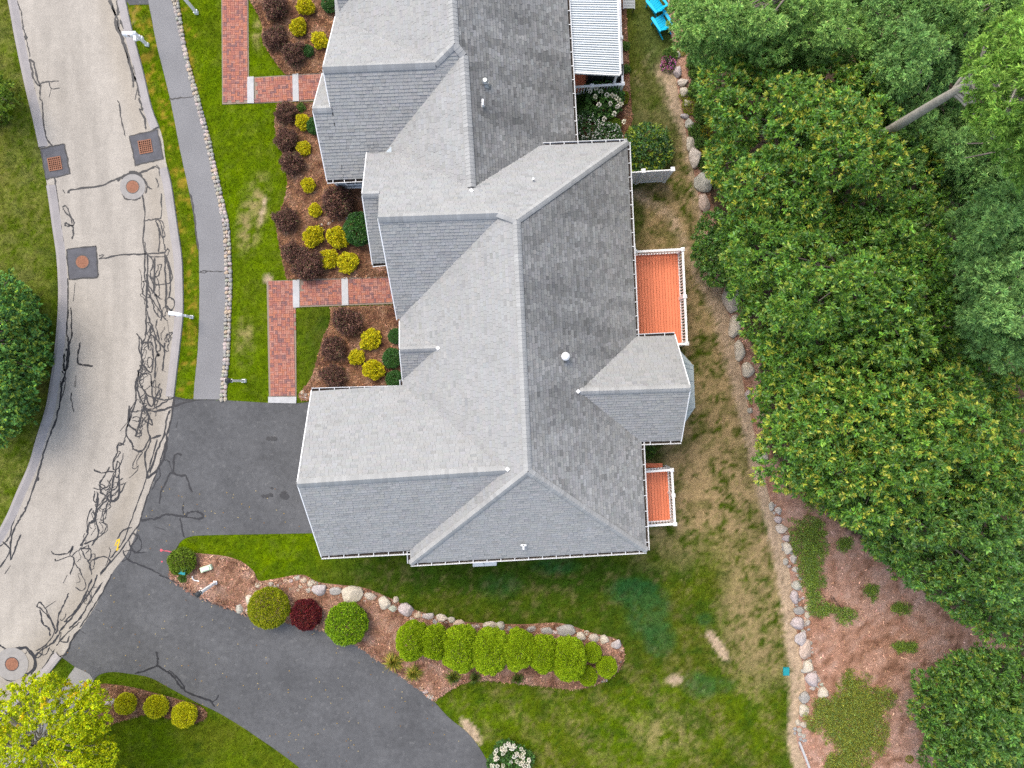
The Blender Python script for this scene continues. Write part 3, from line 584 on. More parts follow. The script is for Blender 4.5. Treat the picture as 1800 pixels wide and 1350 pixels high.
def brick_path(poly, single, name='brick_walkway'):
    """Basket-weave brick paving inside a four-cornered outline (corners in photo pixels)."""
    q = [P(*p) for p in poly]; base = MB(); base.prism([(p.x, p.y, .03) for p in q], (0, 0, -.029)); me = base.mesh(name, M['sand'])
    o = tag(new_obj(name, me), kind='structure')
    e = (q[1] - q[0]).normalized(); n = Vector((-e.y, e.x, 0)); w = np.array([(p.x, p.y) for p in q]); cen = w.mean(0)
    E = np.array((e.x, e.y)); Nn = np.array((n.x, n.y)); U = (w - cen) @ E; Vv = (w - cen) @ Nn
    rest = MB(); cnt = 0
    for i in range(int(math.floor(U.min() / .2)), int(math.ceil(U.max() / .2)) + 1):
        for j in range(int(math.floor(Vv.min() / .2)), int(math.ceil(Vv.max() / .2)) + 1):
            for s in (-.05, .05):
                hor = (i + j) % 2 == 0
                uu = i * .2 + .1 + (0 if hor else s); vv = j * .2 + .1 + (s if hor else 0); pos = cen + E * uu + Nn * vv
                ext = [cen + E * (uu + a * (.09 if hor else .045)) + Nn * (vv + c_ * (.045 if hor else .09)) for a in (-1, 1) for c_ in (-1, 1)]
                X = np.array([p[0] for p in ext] + [pos[0]]); Y = np.array([p[1] for p in ext] + [pos[1]])
                if inside(w, X, Y).sum() < 4: continue
                me = BRICKS[R.randrange(16)]; a = math.atan2(e.y, e.x) + (0 if hor else math.pi / 2) + R.gauss(0, .012); z = .006 + R.gauss(0, .0022)
                if cnt < single:
                    k = new_obj('brick', me, o); k.location = (pos[0], pos[1], z); k.rotation_euler = (R.gauss(0, .012), R.gauss(0, .012), a)
                else:
                    mt = Matrix.Translation((pos[0], pos[1], z)) @ Matrix.Rotation(a, 4, 'Z'); b0 = len(rest.v)
                    rest.v += [tuple(mt @ v.co) for v in me.vertices]; rest.f += [tuple(b0 + v for v in p.vertices) for p in me.polygons]
                    at = me.attributes['Col'].data; rest.c += [tuple(at[v].color[:3]) for v in range(len(me.vertices))]
                cnt += 1
    if rest.v: rest.obj('bricks', M['brick'], o, col=True)['kind'] = 'stuff'
    return o
bp = brick_path([(469, 494), (473, 697), (521.5, 697), (520, 492)], 150); bh = brick_path([(528, 491.5), (700, 485), (700, 534), (527, 540)], 150)
bp1 = brick_path(PATH_V1, 0); bh1 = brick_path([(447, 136), (575, 128), (575, 177), (448, 182)], 0)
def band(parent, pts, z=.058):
    b = MB(); b.prism([(*P(*p).to_tuple()[:2], z) for p in pts], (0, 0, -z + .002)); b.obj('granite_band', M['granite'], parent)
band(bp, [(472, 708), (521, 709), (521.5, 697.4), (472, 697.4)]); band(bh, [(515.5, 541), (527, 540.4), (527, 491.5), (515, 492.5)]); band(bh, [(601.5, 537), (613, 536.5), (612, 487.5), (600.5, 488)], .066); band(bh1, [(435.5, 182), (447, 182), (446.5, 135), (435, 136)]); band(bh1, [(515.5, 179), (526, 178.5), (525, 130), (514.5, 130.5)], .066)

def ico(sub=2):
    t = (1 + 5 ** .5) / 2
    v = [Vector(p).normalized() for p in ((-1, t, 0), (1, t, 0), (-1, -t, 0), (1, -t, 0), (0, -1, t), (0, 1, t), (0, -1, -t), (0, 1, -t), (t, 0, -1), (t, 0, 1), (-t, 0, -1), (-t, 0, 1))]
    f = [(0, 11, 5), (0, 5, 1), (0, 1, 7), (0, 7, 10), (0, 10, 11), (1, 5, 9), (5, 11, 4), (11, 10, 2), (10, 7, 6), (7, 1, 8), (3, 9, 4), (3, 4, 2), (3, 2, 6), (3, 6, 8), (3, 8, 9), (4, 9, 5), (2, 4, 11), (6, 2, 10), (8, 6, 7), (9, 8, 1)]
    for _ in range(sub):
        cache = {}; nf = []
        def mid(a, b_):
            k = (min(a, b_), max(a, b_))
            if k not in cache: v.append(((v[a] + v[b_]) / 2).normalized()); cache[k] = len(v) - 1
            return cache[k]
        for a, b_, c_ in f:
            x, y, z = mid(a, b_), mid(b_, c_), mid(c_, a); nf += [(a, x, z), (b_, y, x), (c_, z, y), (x, y, z)]
        f = nf
    return v, f
ROCKC = [(.48, .43, .36), (.43, .39, .34), (.39, .36, .33), (.54, .48, .40), (.35, .33, .31), (.47, .39, .30)]
def rock_mesh(i, sub):
    v, f = ico(sub); pl = [(Vector((R.gauss(0, 1), R.gauss(0, 1), R.gauss(0, .6))).normalized(), R.uniform(.62, .9)) for _ in range(7)]; out = []
    ph = [R.uniform(0, 6) for _ in range(6)]
    for p in v:
        r = 1 + .12 * math.sin(2.3 * p.x + ph[0]) * math.cos(2.1 * p.y + ph[1]) + .06 * math.sin(5 * p.z + 4 * p.x + ph[2]) + .03 * math.sin(9 * p.y + ph[3]) + R.gauss(0, .012)
        q = p * r
        for n, d in pl:                     # flat, broken faces
            k = q.dot(n)
            if k > d: q = q - n * (k - d) * .82
        out.append(q)
    b = MB(); b.v = [tuple(p) for p in out]; b.f = f; g = ROCKC[i % 6]; b.c = [tuple(c_ * R.uniform(.92, 1.08) for c_ in g)] * len(v)
    return b.mesh('rock', M['rock'], smooth=True, col=True)
PEBBLES = [rock_mesh(i, 2) for i in range(10)]; BOULDERS = [rock_mesh(i, 3) for i in range(9)]
def put_rock(name, x, y, w, h, parent=None, big=False, rot=None, zf=.6, dark=None):
    """A stone w by h photo pixels across."""
    me = (BOULDERS if big else PEBBLES)[R.randrange(9)]; p = P(x, y); s = H / F / 2
    o = new_obj(name, me, parent, world=True); hz = min(w, h) * s * zf * (1.15 if big else 1)
    o.location = (p.x, p.y, hz * .38 + .02); o.scale = (w * s * 1.06, h * s * 1.06, hz); o.rotation_euler = (R.uniform(-.1, .1), R.uniform(-.1, .1), R.uniform(-.25, .25) if rot is None else rot)
    return o
edging = thing('stone_edging', P(400, 452), 'low edging of pale fieldstones along the sidewalk', 'stone edging')
t_ = 0; cntst = 0
for i in range(len(WR)):
    pass
def resample(pts, n):
    pts = np.array(pts); d = np.concatenate([[0], np.cumsum(np.hypot(*np.diff(pts, axis=0).T))]); s = np.linspace(0, d[-1], n)
    return np.stack([np.interp(s, d, pts[:, 0]), np.interp(s, d, pts[:, 1])], 1)
wr = resample([p for p in WR if p[1] > -8], 104); sr = resample([p for p in ST_R if p[1] > -8], 104)
for i in range(104):
    k = R.choice((2, 2, 3)) if i % 3 else 2
    for j in range(k):
        f_ = (j + .5) / k + R.uniform(-.05, .05); p = wr[i] * (1 - f_) + sr[i] * f_; wd = 12.5 / k
        put_rock('stone', p[0], p[1] + R.uniform(-1, 1), wd * R.uniform(.95, 1.25), 7.2 * R.uniform(.85, 1.3), edging, zf=.8); cntst += 1
sheet('edging_soil', STONES_BED, .012, mat('edging_soil', (.16, .13, .10), .95, .1, [(20, .4)]))

# ================================================================ THE TWO JOINED HOUSES
ZA, ZB = 3.7, 2.7
class Plane:
    def __init__(s, a, b, c_):
        s.n = (b - a).cross(c_ - a).normalized()
        if s.n.z < 0: s.n = -s.n
        s.p = a.copy()
    def ray(s, px, py):
        o = Vector((0, 0, H)); d = P(px, py, 0) - o; t = (s.p - o).dot(s.n) / d.dot(s.n); return o + d * t
    def z(s, x, y): return s.p.z - (s.n.x * (x - s.p.x) + s.n.y * (y - s.p.y)) / s.n.z
SH = np.array((.292, .294, .290))
def clip(poly, clip_poly):
    out = poly
    for i in range(len(clip_poly)):
        ax, ay = clip_poly[i]; bx, by = clip_poly[(i + 1) % len(clip_poly)]; inp = out; out = []
        if not inp: return []
        side = lambda p: (bx - ax) * (p[1] - ay) - (by - ay) * (p[0] - ax)
        for k in range(len(inp)):
            p, q = inp[k - 1], inp[k]; sp, sq = side(p), side(q)
            if sq >= 0:
                if sp < 0: t = sp / (sp - sq); out.append((p[0] + (q[0] - p[0]) * t, p[1] + (q[1] - p[1]) * t))
                out.append(q)
            elif sp >= 0: t = sp / (sp - sq); out.append((p[0] + (q[0] - p[0]) * t, p[1] + (q[1] - p[1]) * t))
    return out
def stain_at(p):
    # dark algae has spread most over the upper middle of the long rear slopes and thins out towards the south end
    return min(1.0, max(.25, (p.y + 6.0) / 7.0)) * min(1.0, max(.55, 1.25 - .11 * max(0, p.x - 1.0)))
def slope(house, pts, algae=0.0, seed=0, coarse=1.0):
    """One roof slope: a solid deck and, on it, courses of shingles each cut to the slope's outline."""
    pts = [Vector(p) for p in pts]; pl = Plane(pts[0], pts[1], pts[2]); n = pl.n
    if (pts[1] - pts[0]).cross(pts[2] - pts[0]).z < 0: pts.reverse()
    u = Vector((0, 0, 1)).cross(n).normalized(); v = n.cross(u).normalized(); o = pts[0]
    b = MB(); b.prism([p - n * .006 for p in pts], (0, 0, -.16)); dk = b.obj('roof_slope', M['deckboard_roof'], house)
    q = [((p - o).dot(u), (p - o).dot(v)) for p in pts]
    ar = sum(q[i][0] * q[(i + 1) % len(q)][1] - q[(i + 1) % len(q)][0] * q[i][1] for i in range(len(q)))
    if ar < 0: q.reverse()
    from mathutils.geometry import tessellate_polygon
    nq = len(q); cvx = all((q[(i + 1) % nq][0] - q[i][0]) * (q[(i + 2) % nq][1] - q[(i + 1) % nq][1]) - (q[(i + 1) % nq][1] - q[i][1]) * (q[(i + 2) % nq][0] - q[(i + 1) % nq][0]) > -1e-5 for i in range(nq))
    if cvx: pieces = [q]
    else:
        pieces = []
        for tri in tessellate_polygon([[Vector((x, y, 0)) for x, y in q]]):
            T_ = [q[i] for i in tri]; A_ = (T_[1][0] - T_[0][0]) * (T_[2][1] - T_[0][1]) - (T_[1][1] - T_[0][1]) * (T_[2][0] - T_[0][0])
            pieces.append(T_ if A_ > 0 else T_[::-1])
    us = [p[0] for p in q]; vs = [p[1] for p in q]; e = .14; m = MB(); rr = random.Random(seed)
    wq = np.array(q)
    for r_ in range(int((max(vs) - min(vs)) / e) + 2):
        v0 = min(vs) + (r_ - .3) * e; x = min(us) - rr.uniform(0, .3); shade_row = rr.uniform(.98, 1.02)
        while x < max(us):
            w = rr.uniform(.13, .30) * coarse; tab = [(x + .0025, v0), (x + w - .0025, v0), (x + w - .0025, v0 + e + .012), (x + .0025, v0 + e + .012)]
            wpos = o + u * (x + w / 2) + v * v0
            X = np.array([p[0] for p in tab]); Y = np.array([p[1] for p in tab])
            th = rr.choice((.016, .019, .028, .030)); hgt = lambda p: th * (1 - (p[1] - v0) / (e + .012)) + .002; col = None
            for piece in pieces:
                cp = clip(tab, piece)
                if len(cp) < 3: continue
                if col is None:
                    g = rr.gauss(1, .028 + .06 * algae) * shade_row
                    if rr.random() < .07: g *= .88
                    col = SH * (g if not algae else g * (.80 if rr.random() < .3 else 1.0)) * np.array((rr.gauss(1, .012), 1, rr.gauss(1.0, .015)))
                    if algae:
                        k_ = float(fbm(np.array([wpos.x * .55]), np.array([wpos.y * .8]), 77, 4)[0]); k2 = float(vnoise(np.array([wpos.y * 2.3]), np.array([wpos.x * .4]), 5)[0])
                        dk_ = algae * stain_at(wpos) * min(1, max(0, .62 + (k_ * .5 + k2 * .5 - .5) * 1.0)); col = col * (1 - .72 * dk_) + np.array((.010, .011, .012)) * dk_
                    col = tuple(np.clip(col, .02, .8))
                m.poly([o + u * p[0] + v * p[1] + n * hgt(p) for p in cp], col)
                lowp = [p for p in cp if abs(p[1] - v0) < 1e-6]
                if len(lowp) >= 2:
                    a, c_ = lowp[0], lowp[-1]; m.poly([o + u * a[0] + v * a[1] - n * .004, o + u * c_[0] + v * c_[1] - n * .004, o + u * c_[0] + v * c_[1] + n * hgt(c_), o + u * a[0] + v * a[1] + n * hgt(a)], tuple(k * .4 for k in col))  # butt face coloured darker, painting the shadow line under each course
            x += w
    s = m.obj('shingles', M['shingle'], dk, col=True); s['kind'] = 'stuff'
    return pl
def cap(house, a, b_, nl, nr, w=.17, h=.055, seed=1, name='ridge_cap', mid=None):
    """Rounded row of cap shingles over a ridge or hip from a (lower end) to b_."""
    a = Vector(a); b_ = Vector(b_); d = (b_ - a); L = d.length; d.normalize(); m = MB(); rr = random.Random(seed)
    sl = nl.cross(d).normalized(); sr_ = d.cross(nr).normalized()
    if sl.z > 0 and abs(sl.z) > .02: sl = -sl
    if sr_.z > 0 and abs(sr_.z) > .02: sr_ = -sr_
    up = (nl + nr).normalized()
    prof = [sl * w + nl * .022, sl * w * .96 + nl * .045, sl * w * .5 + nl * .05 + up * h * .3, up * (h + .03), sr_ * w * .5 + nr * .05 + up * h * .3, sr_ * w * .96 + nr * .045, sr_ * w + nr * .022]
    k = max(1, int(L / .16))
    for i in range(k):
        t0, t1 = i / k * L, (i + 1.05) / k * L; t1 = min(t1, L + .01); g = rr.gauss(1, .05); col = tuple(SH * 1.08 * g)
        lo = [a + d * t0 + q + up * .012 for q in prof]; hi = [a + d * t1 + q for q in prof]
        for j in range(6): m.poly([lo[j], lo[j + 1], hi[j + 1], hi[j]], col)
        m.poly([a + d * t0 + q - up * .01 for q in reversed(prof)] + [], col) if i == 0 else None
    return m.obj(name, M['shingle'], house, col=True)
hanger_me = MB().box((0, 0, 0), (.16, .03, .02)).mesh('hanger', M['gutter'])
def gutter(house, a, b_, out, sp=.6):
    """Open gutter along an eave with its hanger straps."""
    a = Vector(a); b_ = Vector(b_); d = (b_ - a).normalized(); out = Vector(out); out = (out - d * out.dot(d)); out.z = 0; out.normalize(); Z = Vector((0, 0, 1)); m = MB()
    a = a - Z * .03; b_ = b_ - Z * .03
    prof = [(-.01, .0), (-.01, -.12), (.10, -.12), (.125, -.01), (.132, .01), (.154, .01), (.154, -.015), (.13, -.13), (-.02, -.13)]
    A = [a + out * x + Z * z for x, z in prof]; B = [b_ + out * x + Z * z for x, z in prof]
    for i in range(len(prof) - 1): m.poly([A[i], B[i], B[i + 1], A[i + 1]])
    for E in (a - d * .004, b_ + d * .004): m.box(E + out * .075 - Z * .06, (.008, .19, .13), (d, out, Z))
    g = m.obj('gutter', M['gutter'], house)
    n = int((b_ - a).length / sp)
    for i in range(n):
        p = a + d * (i + .5) * (b_ - a).length / n + out * .075 + Z * .012; o = new_obj('hanger', hanger_me, g, world=True); o.location = p; o.rotation_euler = (0, 0, math.atan2(out.y, out.x))
    m = MB(); m.box((a + b_) / 2 + out * .055 - Z * .085, ((b_ - a).length - .03, .1, .02), (d, out, Z)); m.obj('silt', M['silt'], g)
    return g
def rake(house, a, b_, out):
    """White board under a gable's sloping edge."""
    a = Vector(a); b_ = Vector(b_); m = MB(); d = (b_ - a).normalized(); out = Vector(out).normalized(); m.bar(a + out * .02 - Vector((0, 0, .1)), b_ + out * .02 - Vector((0, 0, .1)), .04, .2); return m.obj('rake_board', M['trim'], house)
def drop(p, z): return Vector((p.x, p.y, z))
def wall_block(house, pts, ztop, name='wall', z0=0.0):
    m = MB(); m.prism([drop(p, ztop) for p in pts], (0, 0, z0 - ztop)); return m.obj(name, M['siding'], house)
def wall_window(house, a, b_, t, zc, w, h, out):
    """Window in the wall from a to b_ at fraction t."""
    d = (b_ - a).normalized(); p = drop(a + (b_ - a) * t, zc); out = Vector(out); out -= d * out.dot(d); out.z = 0; out.normalize(); Z = Vector((0, 0, 1))
    m = MB()
    for s in (-1, 1): m.box(p + d * s * (w / 2 + .04) + out * .02, (.09, .06, h + .18), (d, out, Z)); m.box(p + Z * s * (h / 2 + .04) + out * .02, (w - .012, .06, .09), (d, out, Z))
    m.box(p + out * .018, (.04, .05, h - .02), (d, out, Z)); f = m.obj('window', M['trim'], house)
    m = MB(); m.box(p + out * .006, (w, .02, h), (d, out, Z)); m.obj('pane', M['glass'], f)

hA = thing('townhouse', P(850, 650), 'large grey-roofed townhouse in the middle with a wide front garage gable', 'house', 'the two joined townhouses')
hB = thing('townhouse', P(800, 130), 'grey-roofed townhouse at the top with white striped patio cover behind', 'house', 'the two joined townhouses')

# ---- house A
NL = P(645, 270, ZA); NE = P(1102, 250, ZA); SE = P(1136, 967, ZA); SW = P(722, 990, ZA)
plN = Plane(NL, NE, P(770, 379, 6.62))
R1 = plN.ray(908, 388); plE = Plane(NE, SE, R1); R2 = plE.ray(928, 828); plW = Plane(R1, R2, SW); plS = Plane(SE, SW, R2)
ed = (R2 - R1); ed.z = 0; ed.normalize(); NWc = SW - ed * ((SW - R1).dot(ed))
NWc = SW - ed * (17.0)
GBr = plN.ray(875, 375.5); GBl = plN.ray(665, 383)
GBl.z = GBr.z = (GBl.z + GBr.z) / 2
print('A ridge', R1.z, R2.z, 'gable', GBr.z)
slope(hA, [NE, R1, R2, SE], algae=.78, seed=1)
slope(hA, [R1, R2, SW, SW - ed * 13.6, plW.ray(868, 372)], algae=0, seed=2)
slope(hA, [SE, SW, R2], seed=3)
nN = plN.ray(668, 269)
slope(hA, [nN, NE, R1, GBr, GBl], seed=4)
p_a = plN.ray(637, 342); uN = Vector((0, 0, 1)).cross(plN.n).normalized(); uN = -uN if uN.x < 0 else uN; p_b = p_a + uN * (plN.ray(667, 339.5) - p_a).dot(uN); slope(hA, [NL, nN, p_b, p_a], seed=5)
gv = GBr - GBl; gv.z = 0; gv = gv + gv.normalized() * .15
eL = P(698, 560, ZA); plGS = slope(hA, [GBl, GBl + gv, eL + gv, eL], seed=6)
sL = P(655, 463, ZA); sR = sL + (p_b - p_a); slope(hA, [p_a, p_b + uN * .15, sR + uN * .25, sL], seed=7)
# garage
gR = plW.ray(890, 826); gL = P(523, 850, gR.z); gv2 = gR - gL; gN = P(548, 688, ZA); gS = P(565, 977, ZA); print('garage ridge', gR.z)
plGN = slope(hA, [gL, gR, gN + gv2, gN], seed=8); plGSo = slope(hA, [gL, gR, gS + gv2, gS], seed=9)
# little gable over the front window
dR = plW.ray(768, 612); dL = P(703, 614.5, dR.z); gv3 = dR - dL; dN = P(703, 566, ZA); dS = P(708, 668, ZA)
pd1 = slope(hA, [dL, dR, dN + gv3, dN], seed=10); pd2 = slope(hA, [dL, dR, dS + gv3, dS], seed=11)
# rear gable room
sR_ = plE.ray(1018, 688); sRr = P(1213, 682, sR_.z); gv4 = sR_ - sRr; sN = P(1186, 590, ZA); sS = P(1197, 774, ZA); print('sunroom', sR_.z, dR.z)
ps1 = slope(hA, [sRr, sR_, sN + gv4, sN], seed=12); ps2 = slope(hA, [sRr, sR_, sS + gv4, sS], seed=13)
# caps
cap(hA, R2, R1, plW.n, plE.n, seed=1); cap(hA, SE, R2, plE.n, plS.n, w=.15, seed=2, name='hip_cap'); cap(hA, SW, R2, plS.n, plW.n, w=.15, seed=3, name='hip_cap'); cap(hA, NE, R1, plN.n, plE.n, w=.15, seed=4, name='hip_cap'); cap(hA, GBr, R1, plW.n, plN.n, w=.14, seed=14, name='hip_cap')
cap(hA, GBl, GBr, plN.n, plGS.n, w=.2, h=.08, seed=5); cap(hA, gL, gR, plGN.n, plGSo.n, w=.2, h=.08, seed=6); cap(hA, dL, dR, pd1.n, pd2.n, w=.14, seed=7); cap(hA, sRr, sR_, ps1.n, ps2.n, w=.17, seed=8)
cap(hA, p_a, p_b, plN.n, Plane(p_a, p_b, sL).n, w=.16, seed=9)
# gutters
X_, Y_ = Vector((1, 0, 0)), Vector((0, 1, 0))
sb = sN + gv4 * .46
gutter(hA, NE, P(1117.5, 592, ZA), X_); gutter(hA, P(1127, 776, ZA), SE, X_); gutter(hA, SE, SW, -Y_); gutter(hA, gS, P(722, 969, ZA), -Y_); gutter(hA, gN, P(707, 683.5, ZA), Y_); gutter(hA, P(705, 612, ZA), P(707.5, 682, ZA), -X_, .8) if False else None
gutter(hA, P(955, 256.2, ZA), NE, Y_); gutter(hA, sN, P(1116, 593.4, ZA), Y_); gutter(hA, sS, P(1125, 776.5, ZA), -Y_); gutter(hA, SW, P(721, 970, ZA), -X_); gutter(hA, sL, P(677, 461, ZA), -Y_)
gutter(hA, dS, P(709, 683, ZA), -X_, .45)
for a, b_ in ((gN, gL), (gS, gL), (GBl, eL), (p_a, sL), (p_a, NL), (dL, dN), (dL, dS)): rake(hA, a, b_, -X_)
for b_ in (sN, sS): rake(hA, sRr, b_, X_)
# walls under the eaves
iv = lambda p, dx, dy: Vector((p.x + dx, p.y + dy, 0)); WT = ZA - .12
mainw = [iv(NE, -.4, -.35), iv(SE, -.4, .35), iv(SW, .4, .35), iv(SW - ed * 17.2, .4, -.3)]; wall_block(hA, mainw, WT)
garw = [iv(gN, .35, -.35), iv(gS, .35, .35), iv(gS + gv2 * .55, 0, .35), iv(gN + gv2 * .55, 0, -.35)]; wall_block(hA, garw, WT - .004)
def gable(house, a, b_, apex, th):
    m = MB(); a = drop(a, WT - .01); b_ = drop(b_, WT - .01); m.prism([a, b_, apex], th); m.obj('gable_wall', M['siding'], house)
gable(hA, garw[0] + Vector((.01, 0, 0)), garw[1] + Vector((.01, 0, 0)), gL + Vector((.36, 0, -.32)), (.15, 0, 0))
entw = [iv(NL, .35, -.35), iv(sL, .35, .35), iv(P(720, 455), 0, 0), iv(P(720, 290), 0, 0)]; wall_block(hA, entw, WT - .008)
entw2 = [iv(p_b, .3, 0), iv(eL, .35, .4), iv(P(760, 552), 0, 0), iv(P(760, 300), 0, 0)]; wall_block(hA, entw2, WT - .012)
gable(hA, iv(p_b, .31, 0), iv(eL, .36, .4), GBl + Vector((.35, 0, -.32)), (.15, 0, 0))
sunw = [iv(sN, -.3, -.35), iv(sS, -.3, .35), iv(P(1100, 765), 0, 0), iv(P(1095, 612), 0, 0)]; wall_block(hA, sunw, WT - .016)
gable(hA, sunw[0] + Vector((-.16, 0, 0)), sunw[1] + Vector((-.16, 0, 0)), sRr + Vector((-.45, 0, -.32)), (.15, 0, 0))
for t in (.12, .3, .55): wall_window(hA, mainw[0], mainw[1], t, 1.9, 1.1, 1.3, X_)
for t in (.3, .6, .85): wall_window(hA, mainw[1], mainw[2], t, 1.9, .9, 1.3, -Y_)
wall_window(hA, garw[0], garw[3], .4, 1.9, .9, 1.1, Y_)
for t in (.27, .73):        # garage doors to the driveway
    a, b_ = garw[0], garw[1]; d = (b_ - a).normalized(); p = drop(a + (b_ - a) * t, 1.1); Z = Vector((0, 0, 1)); o_ = Vector((-1, 0, 0)); o_ -= d * o_.dot(d); o_.normalize()
    m = MB(); m.box(p + o_ * .02, (2.5, .06, 2.2), (d, o_, Z)); gd = m.obj('garage_door', M['trim'], hA)
    for k in range(4):
        m = MB(); m.box(drop(p, .30 + .53 * k) + o_ * .055, (2.36, .02, .46), (d, o_, Z)); m.obj('panel', M['trim'], gd)
# bay with a low metal roof on the rear room
by = [P(1196, 617, 3.05), P(1219, 642.5, 2.95), P(1222, 716, 2.95), P(1200, 749, 3.05)]
m = MB(); rt = [drop(by[0] + Vector((-.75, -.25, 0)), 3.4), drop(by[3] + Vector((-.75, .25, 0)), 3.4)]
mid1 = by[1].lerp(rt[0], 0); m.prism([by[0], by[1], rt[0]], (0, 0, -.1)); m.obj('bay_roof', M['bayroof'], hA)
m = MB(); m.prism([by[1], by[2], rt[1], rt[0]], (0, 0, -.1)); m.obj('bay_roof', M['bayroof'], hA); m = MB(); m.prism([by[2], by[3], rt[1]], (0, 0, -.1)); m.obj('bay_roof', M['bayroof'], hA)
m = MB()
for k in (.1, .37, .64, .9): q0 = by[1].lerp(by[2], k); q1 = rt[0].lerp(rt[1], k); m.bar(q0 + Vector((0, 0, .012)), q1 + Vector((0, 0, .012)), .025, .03)
for a, b_ in ((by[1], rt[0]), (by[2], rt[1])): m.bar(a + Vector((0, 0, .012)), b_ + Vector((0, 0, .012)), .03, .03)
m.obj('roof_seam', M['bayroof'], hA)
bw = [drop(p, 0) + Vector((-.12, 0, 0)) for p in by]; bw[0].y -= .1; bw[3].y += .1; wall_block(hA, bw + [drop(rt[1], 0), drop(rt[0], 0)], 2.84, 'bay_wall')
for i in range(3): wall_window(hA, bw[i], bw[i + 1], .5, 1.7, .75 if i != 1 else 1.5, 1.3, (1, (0.8, 0, -.8)[i], 0))
# roof fittings
def pipe(house, p, r, h, m='trim', name='vent_pipe', capr=None):
    b = MB(); b.tube([p - Vector((0, 0, .12)), p + Vector((0, 0, h))], r, 14)
    if capr: b.tube([p + Vector((0, 0, h)), p + Vector((0, 0, h + .07)), p + Vector((0, 0, h + .16))], [capr, capr, capr * .55], 18)
    o = b.obj(name, M[m], house, smooth=False)
    b = MB(); b.tube([p - Vector((0, 0, .06)), p + Vector((0, 0, .06))], [r * 2.1, r * 1.25], 16); b.obj('flashing', M['metal'], o); return o
pipe(hA, plE.ray(993, 627), .09, .32, capr=.17, name='chimney_vent'); pipe(hA, plN.ray(937, 317), .045, .25); pipe(hA, plS.ray(920, 958), .045, .22)
v_ = plS.ray(920, 958); b = MB(); b.bar(v_ + Vector((-.12, .05, .25)), v_ + Vector((.12, .05, .25)), .07, .07); b.bar(v_ + Vector((0, .05, .25)), v_ + Vector((0, -.14, .25)), .07, .07); b.obj('vent_tee', M['trim'], hA)
def kick(house, p, s=.09):
    b = MB(); b.box(p + Vector((0, 0, .05)), (s * 1.5, s * 1.5, .05), (Vector((.7, .7, 0)), Vector((-.7, .7, 0)), Vector((0, 0, 1)))); b.obj('flashing', M['trim'], house)
kick(hA, gR + Vector((.05, .04, .06))); kick(hA, dR + Vector((.05, 0, .04))); kick(hA, sR_ + Vector((-.05, 0, .05)))
# bulkhead to the cellar
bk = thing('cellar_bulkhead', P(852, 985), 'white cellar bulkhead with double doors below the south gutter', 'bulkhead'); q = [P(831, 996, .25), P(873, 994, .25)]; dv = Vector((0, 1, 0))
b = MB(); b.prism([q[0], q[1], q[1] + Vector((.05, .95, .55)), q[0] + Vector((.05, .95, .55))], (0, 0, -.3)); b.obj('base', M['trim'], bk)
for s in (0, 1):
    a = q[0].lerp(q[1], .02 + .49 * s); e_ = q[0].lerp(q[1], .49 + .49 * s); up_ = Vector((0, 0, .03)); b = MB(); b.prism([a + up_, e_ + up_, e_ + up_ + Vector((.05, .93, .54)), a + up_ + Vector((.05, .93, .54))], (0, 0, -.025)); dd = b.obj('door', M['trim'], bk)
    if s == 0: b = MB(); b.bar(e_ + Vector((-.04, .12, .13)), e_ + Vector((-.04, .26, .21)), .02, .03); b.obj('handle', M['metal'], dd)

# ---- house B
L2 = plN.ray(829, 333); L1 = P(815, 98, L2.z); Eb = P(1004, 124, ZB); plBE = Plane(L1, L2, Eb)
T = plBE.ray(799, 78); T2 = P(795, 0, T.z); dB = (L1 - L2).normalized(); print('B ridge', L2.z, T.z)
Le0 = plBE.ray(997, 0); Le1 = plBE.ray(1011, 248)
def at_z(pl, p, d_, z): # move p along d_ (horizontal) on plane pl until height z
    k = (z - pl.z(p.x, p.y)) / (pl.z(p.x + d_.x, p.y + d_.y) - pl.z(p.x, p.y)); return Vector((p.x + d_.x * k, p.y + d_.y * k, z))
crossE = Vector((-dB.y, dB.x, 0)); crossE = -crossE if crossE.x < 0 else crossE
eS = at_z(plBE, L2 - dB * 1.6, crossE, ZB); eN = at_z(plBE, T + dB * 5.5, crossE, ZB)
slope(hB, [T, L1, L2 - dB * 1.6, eS, eN, T + dB * 5.5], algae=.9, seed=21)
zc = 5.3
for _ in range(6):
    Cl = P(568, 120, zc); Cr = P(765, 112, zc); Ce = P(604, 315, ZB); plCS = Plane(Cl, Cr, Ce); zc += (T.z - plCS.ray(799, 78).z) * .5
print('C ridge', zc, plCS.ray(799, 78).z)
cv = Cr - Cl; cvx = cv + cv.normalized() * 1.3
slope(hB, [Cl, Cl + cvx, Ce + cvx * 1.2, Ce], seed=22); slope(hB, [plCS.ray(*q_) for q_ in ((762, 112.5), (799, 78), (817, 100), (800, 128), (762, 128))], seed=27)
V0 = plCS.ray(678, 265); plBW = Plane(L1, L2, V0); wv = at_z(plBW, L2 - dB * 1.6, -crossE, 2.8); wv2 = at_z(plBW, L1, -crossE, 2.8)
slope(hB, [L1, L2 - dB * 1.6, wv, wv2], seed=23)
We = P(590, 30, ZB); plBU = Plane(T, T2, We); dU = (T2 - T).normalized(); crossU = Vector((-1, 0, 0)); crossU -= dU * crossU.dot(dU); crossU.normalize()
wu = at_z(plBU, T, crossU, ZB); slope(hB, [T, T + dU * 5.5, wu + dU * 5.5, wu - dU * 1.5, plBU.ray(767, 114)], seed=24)
CnE = P(590, 30, ZB); plCN = slope(hB, [Cl, Cr, CnE + cv, CnE], seed=25)
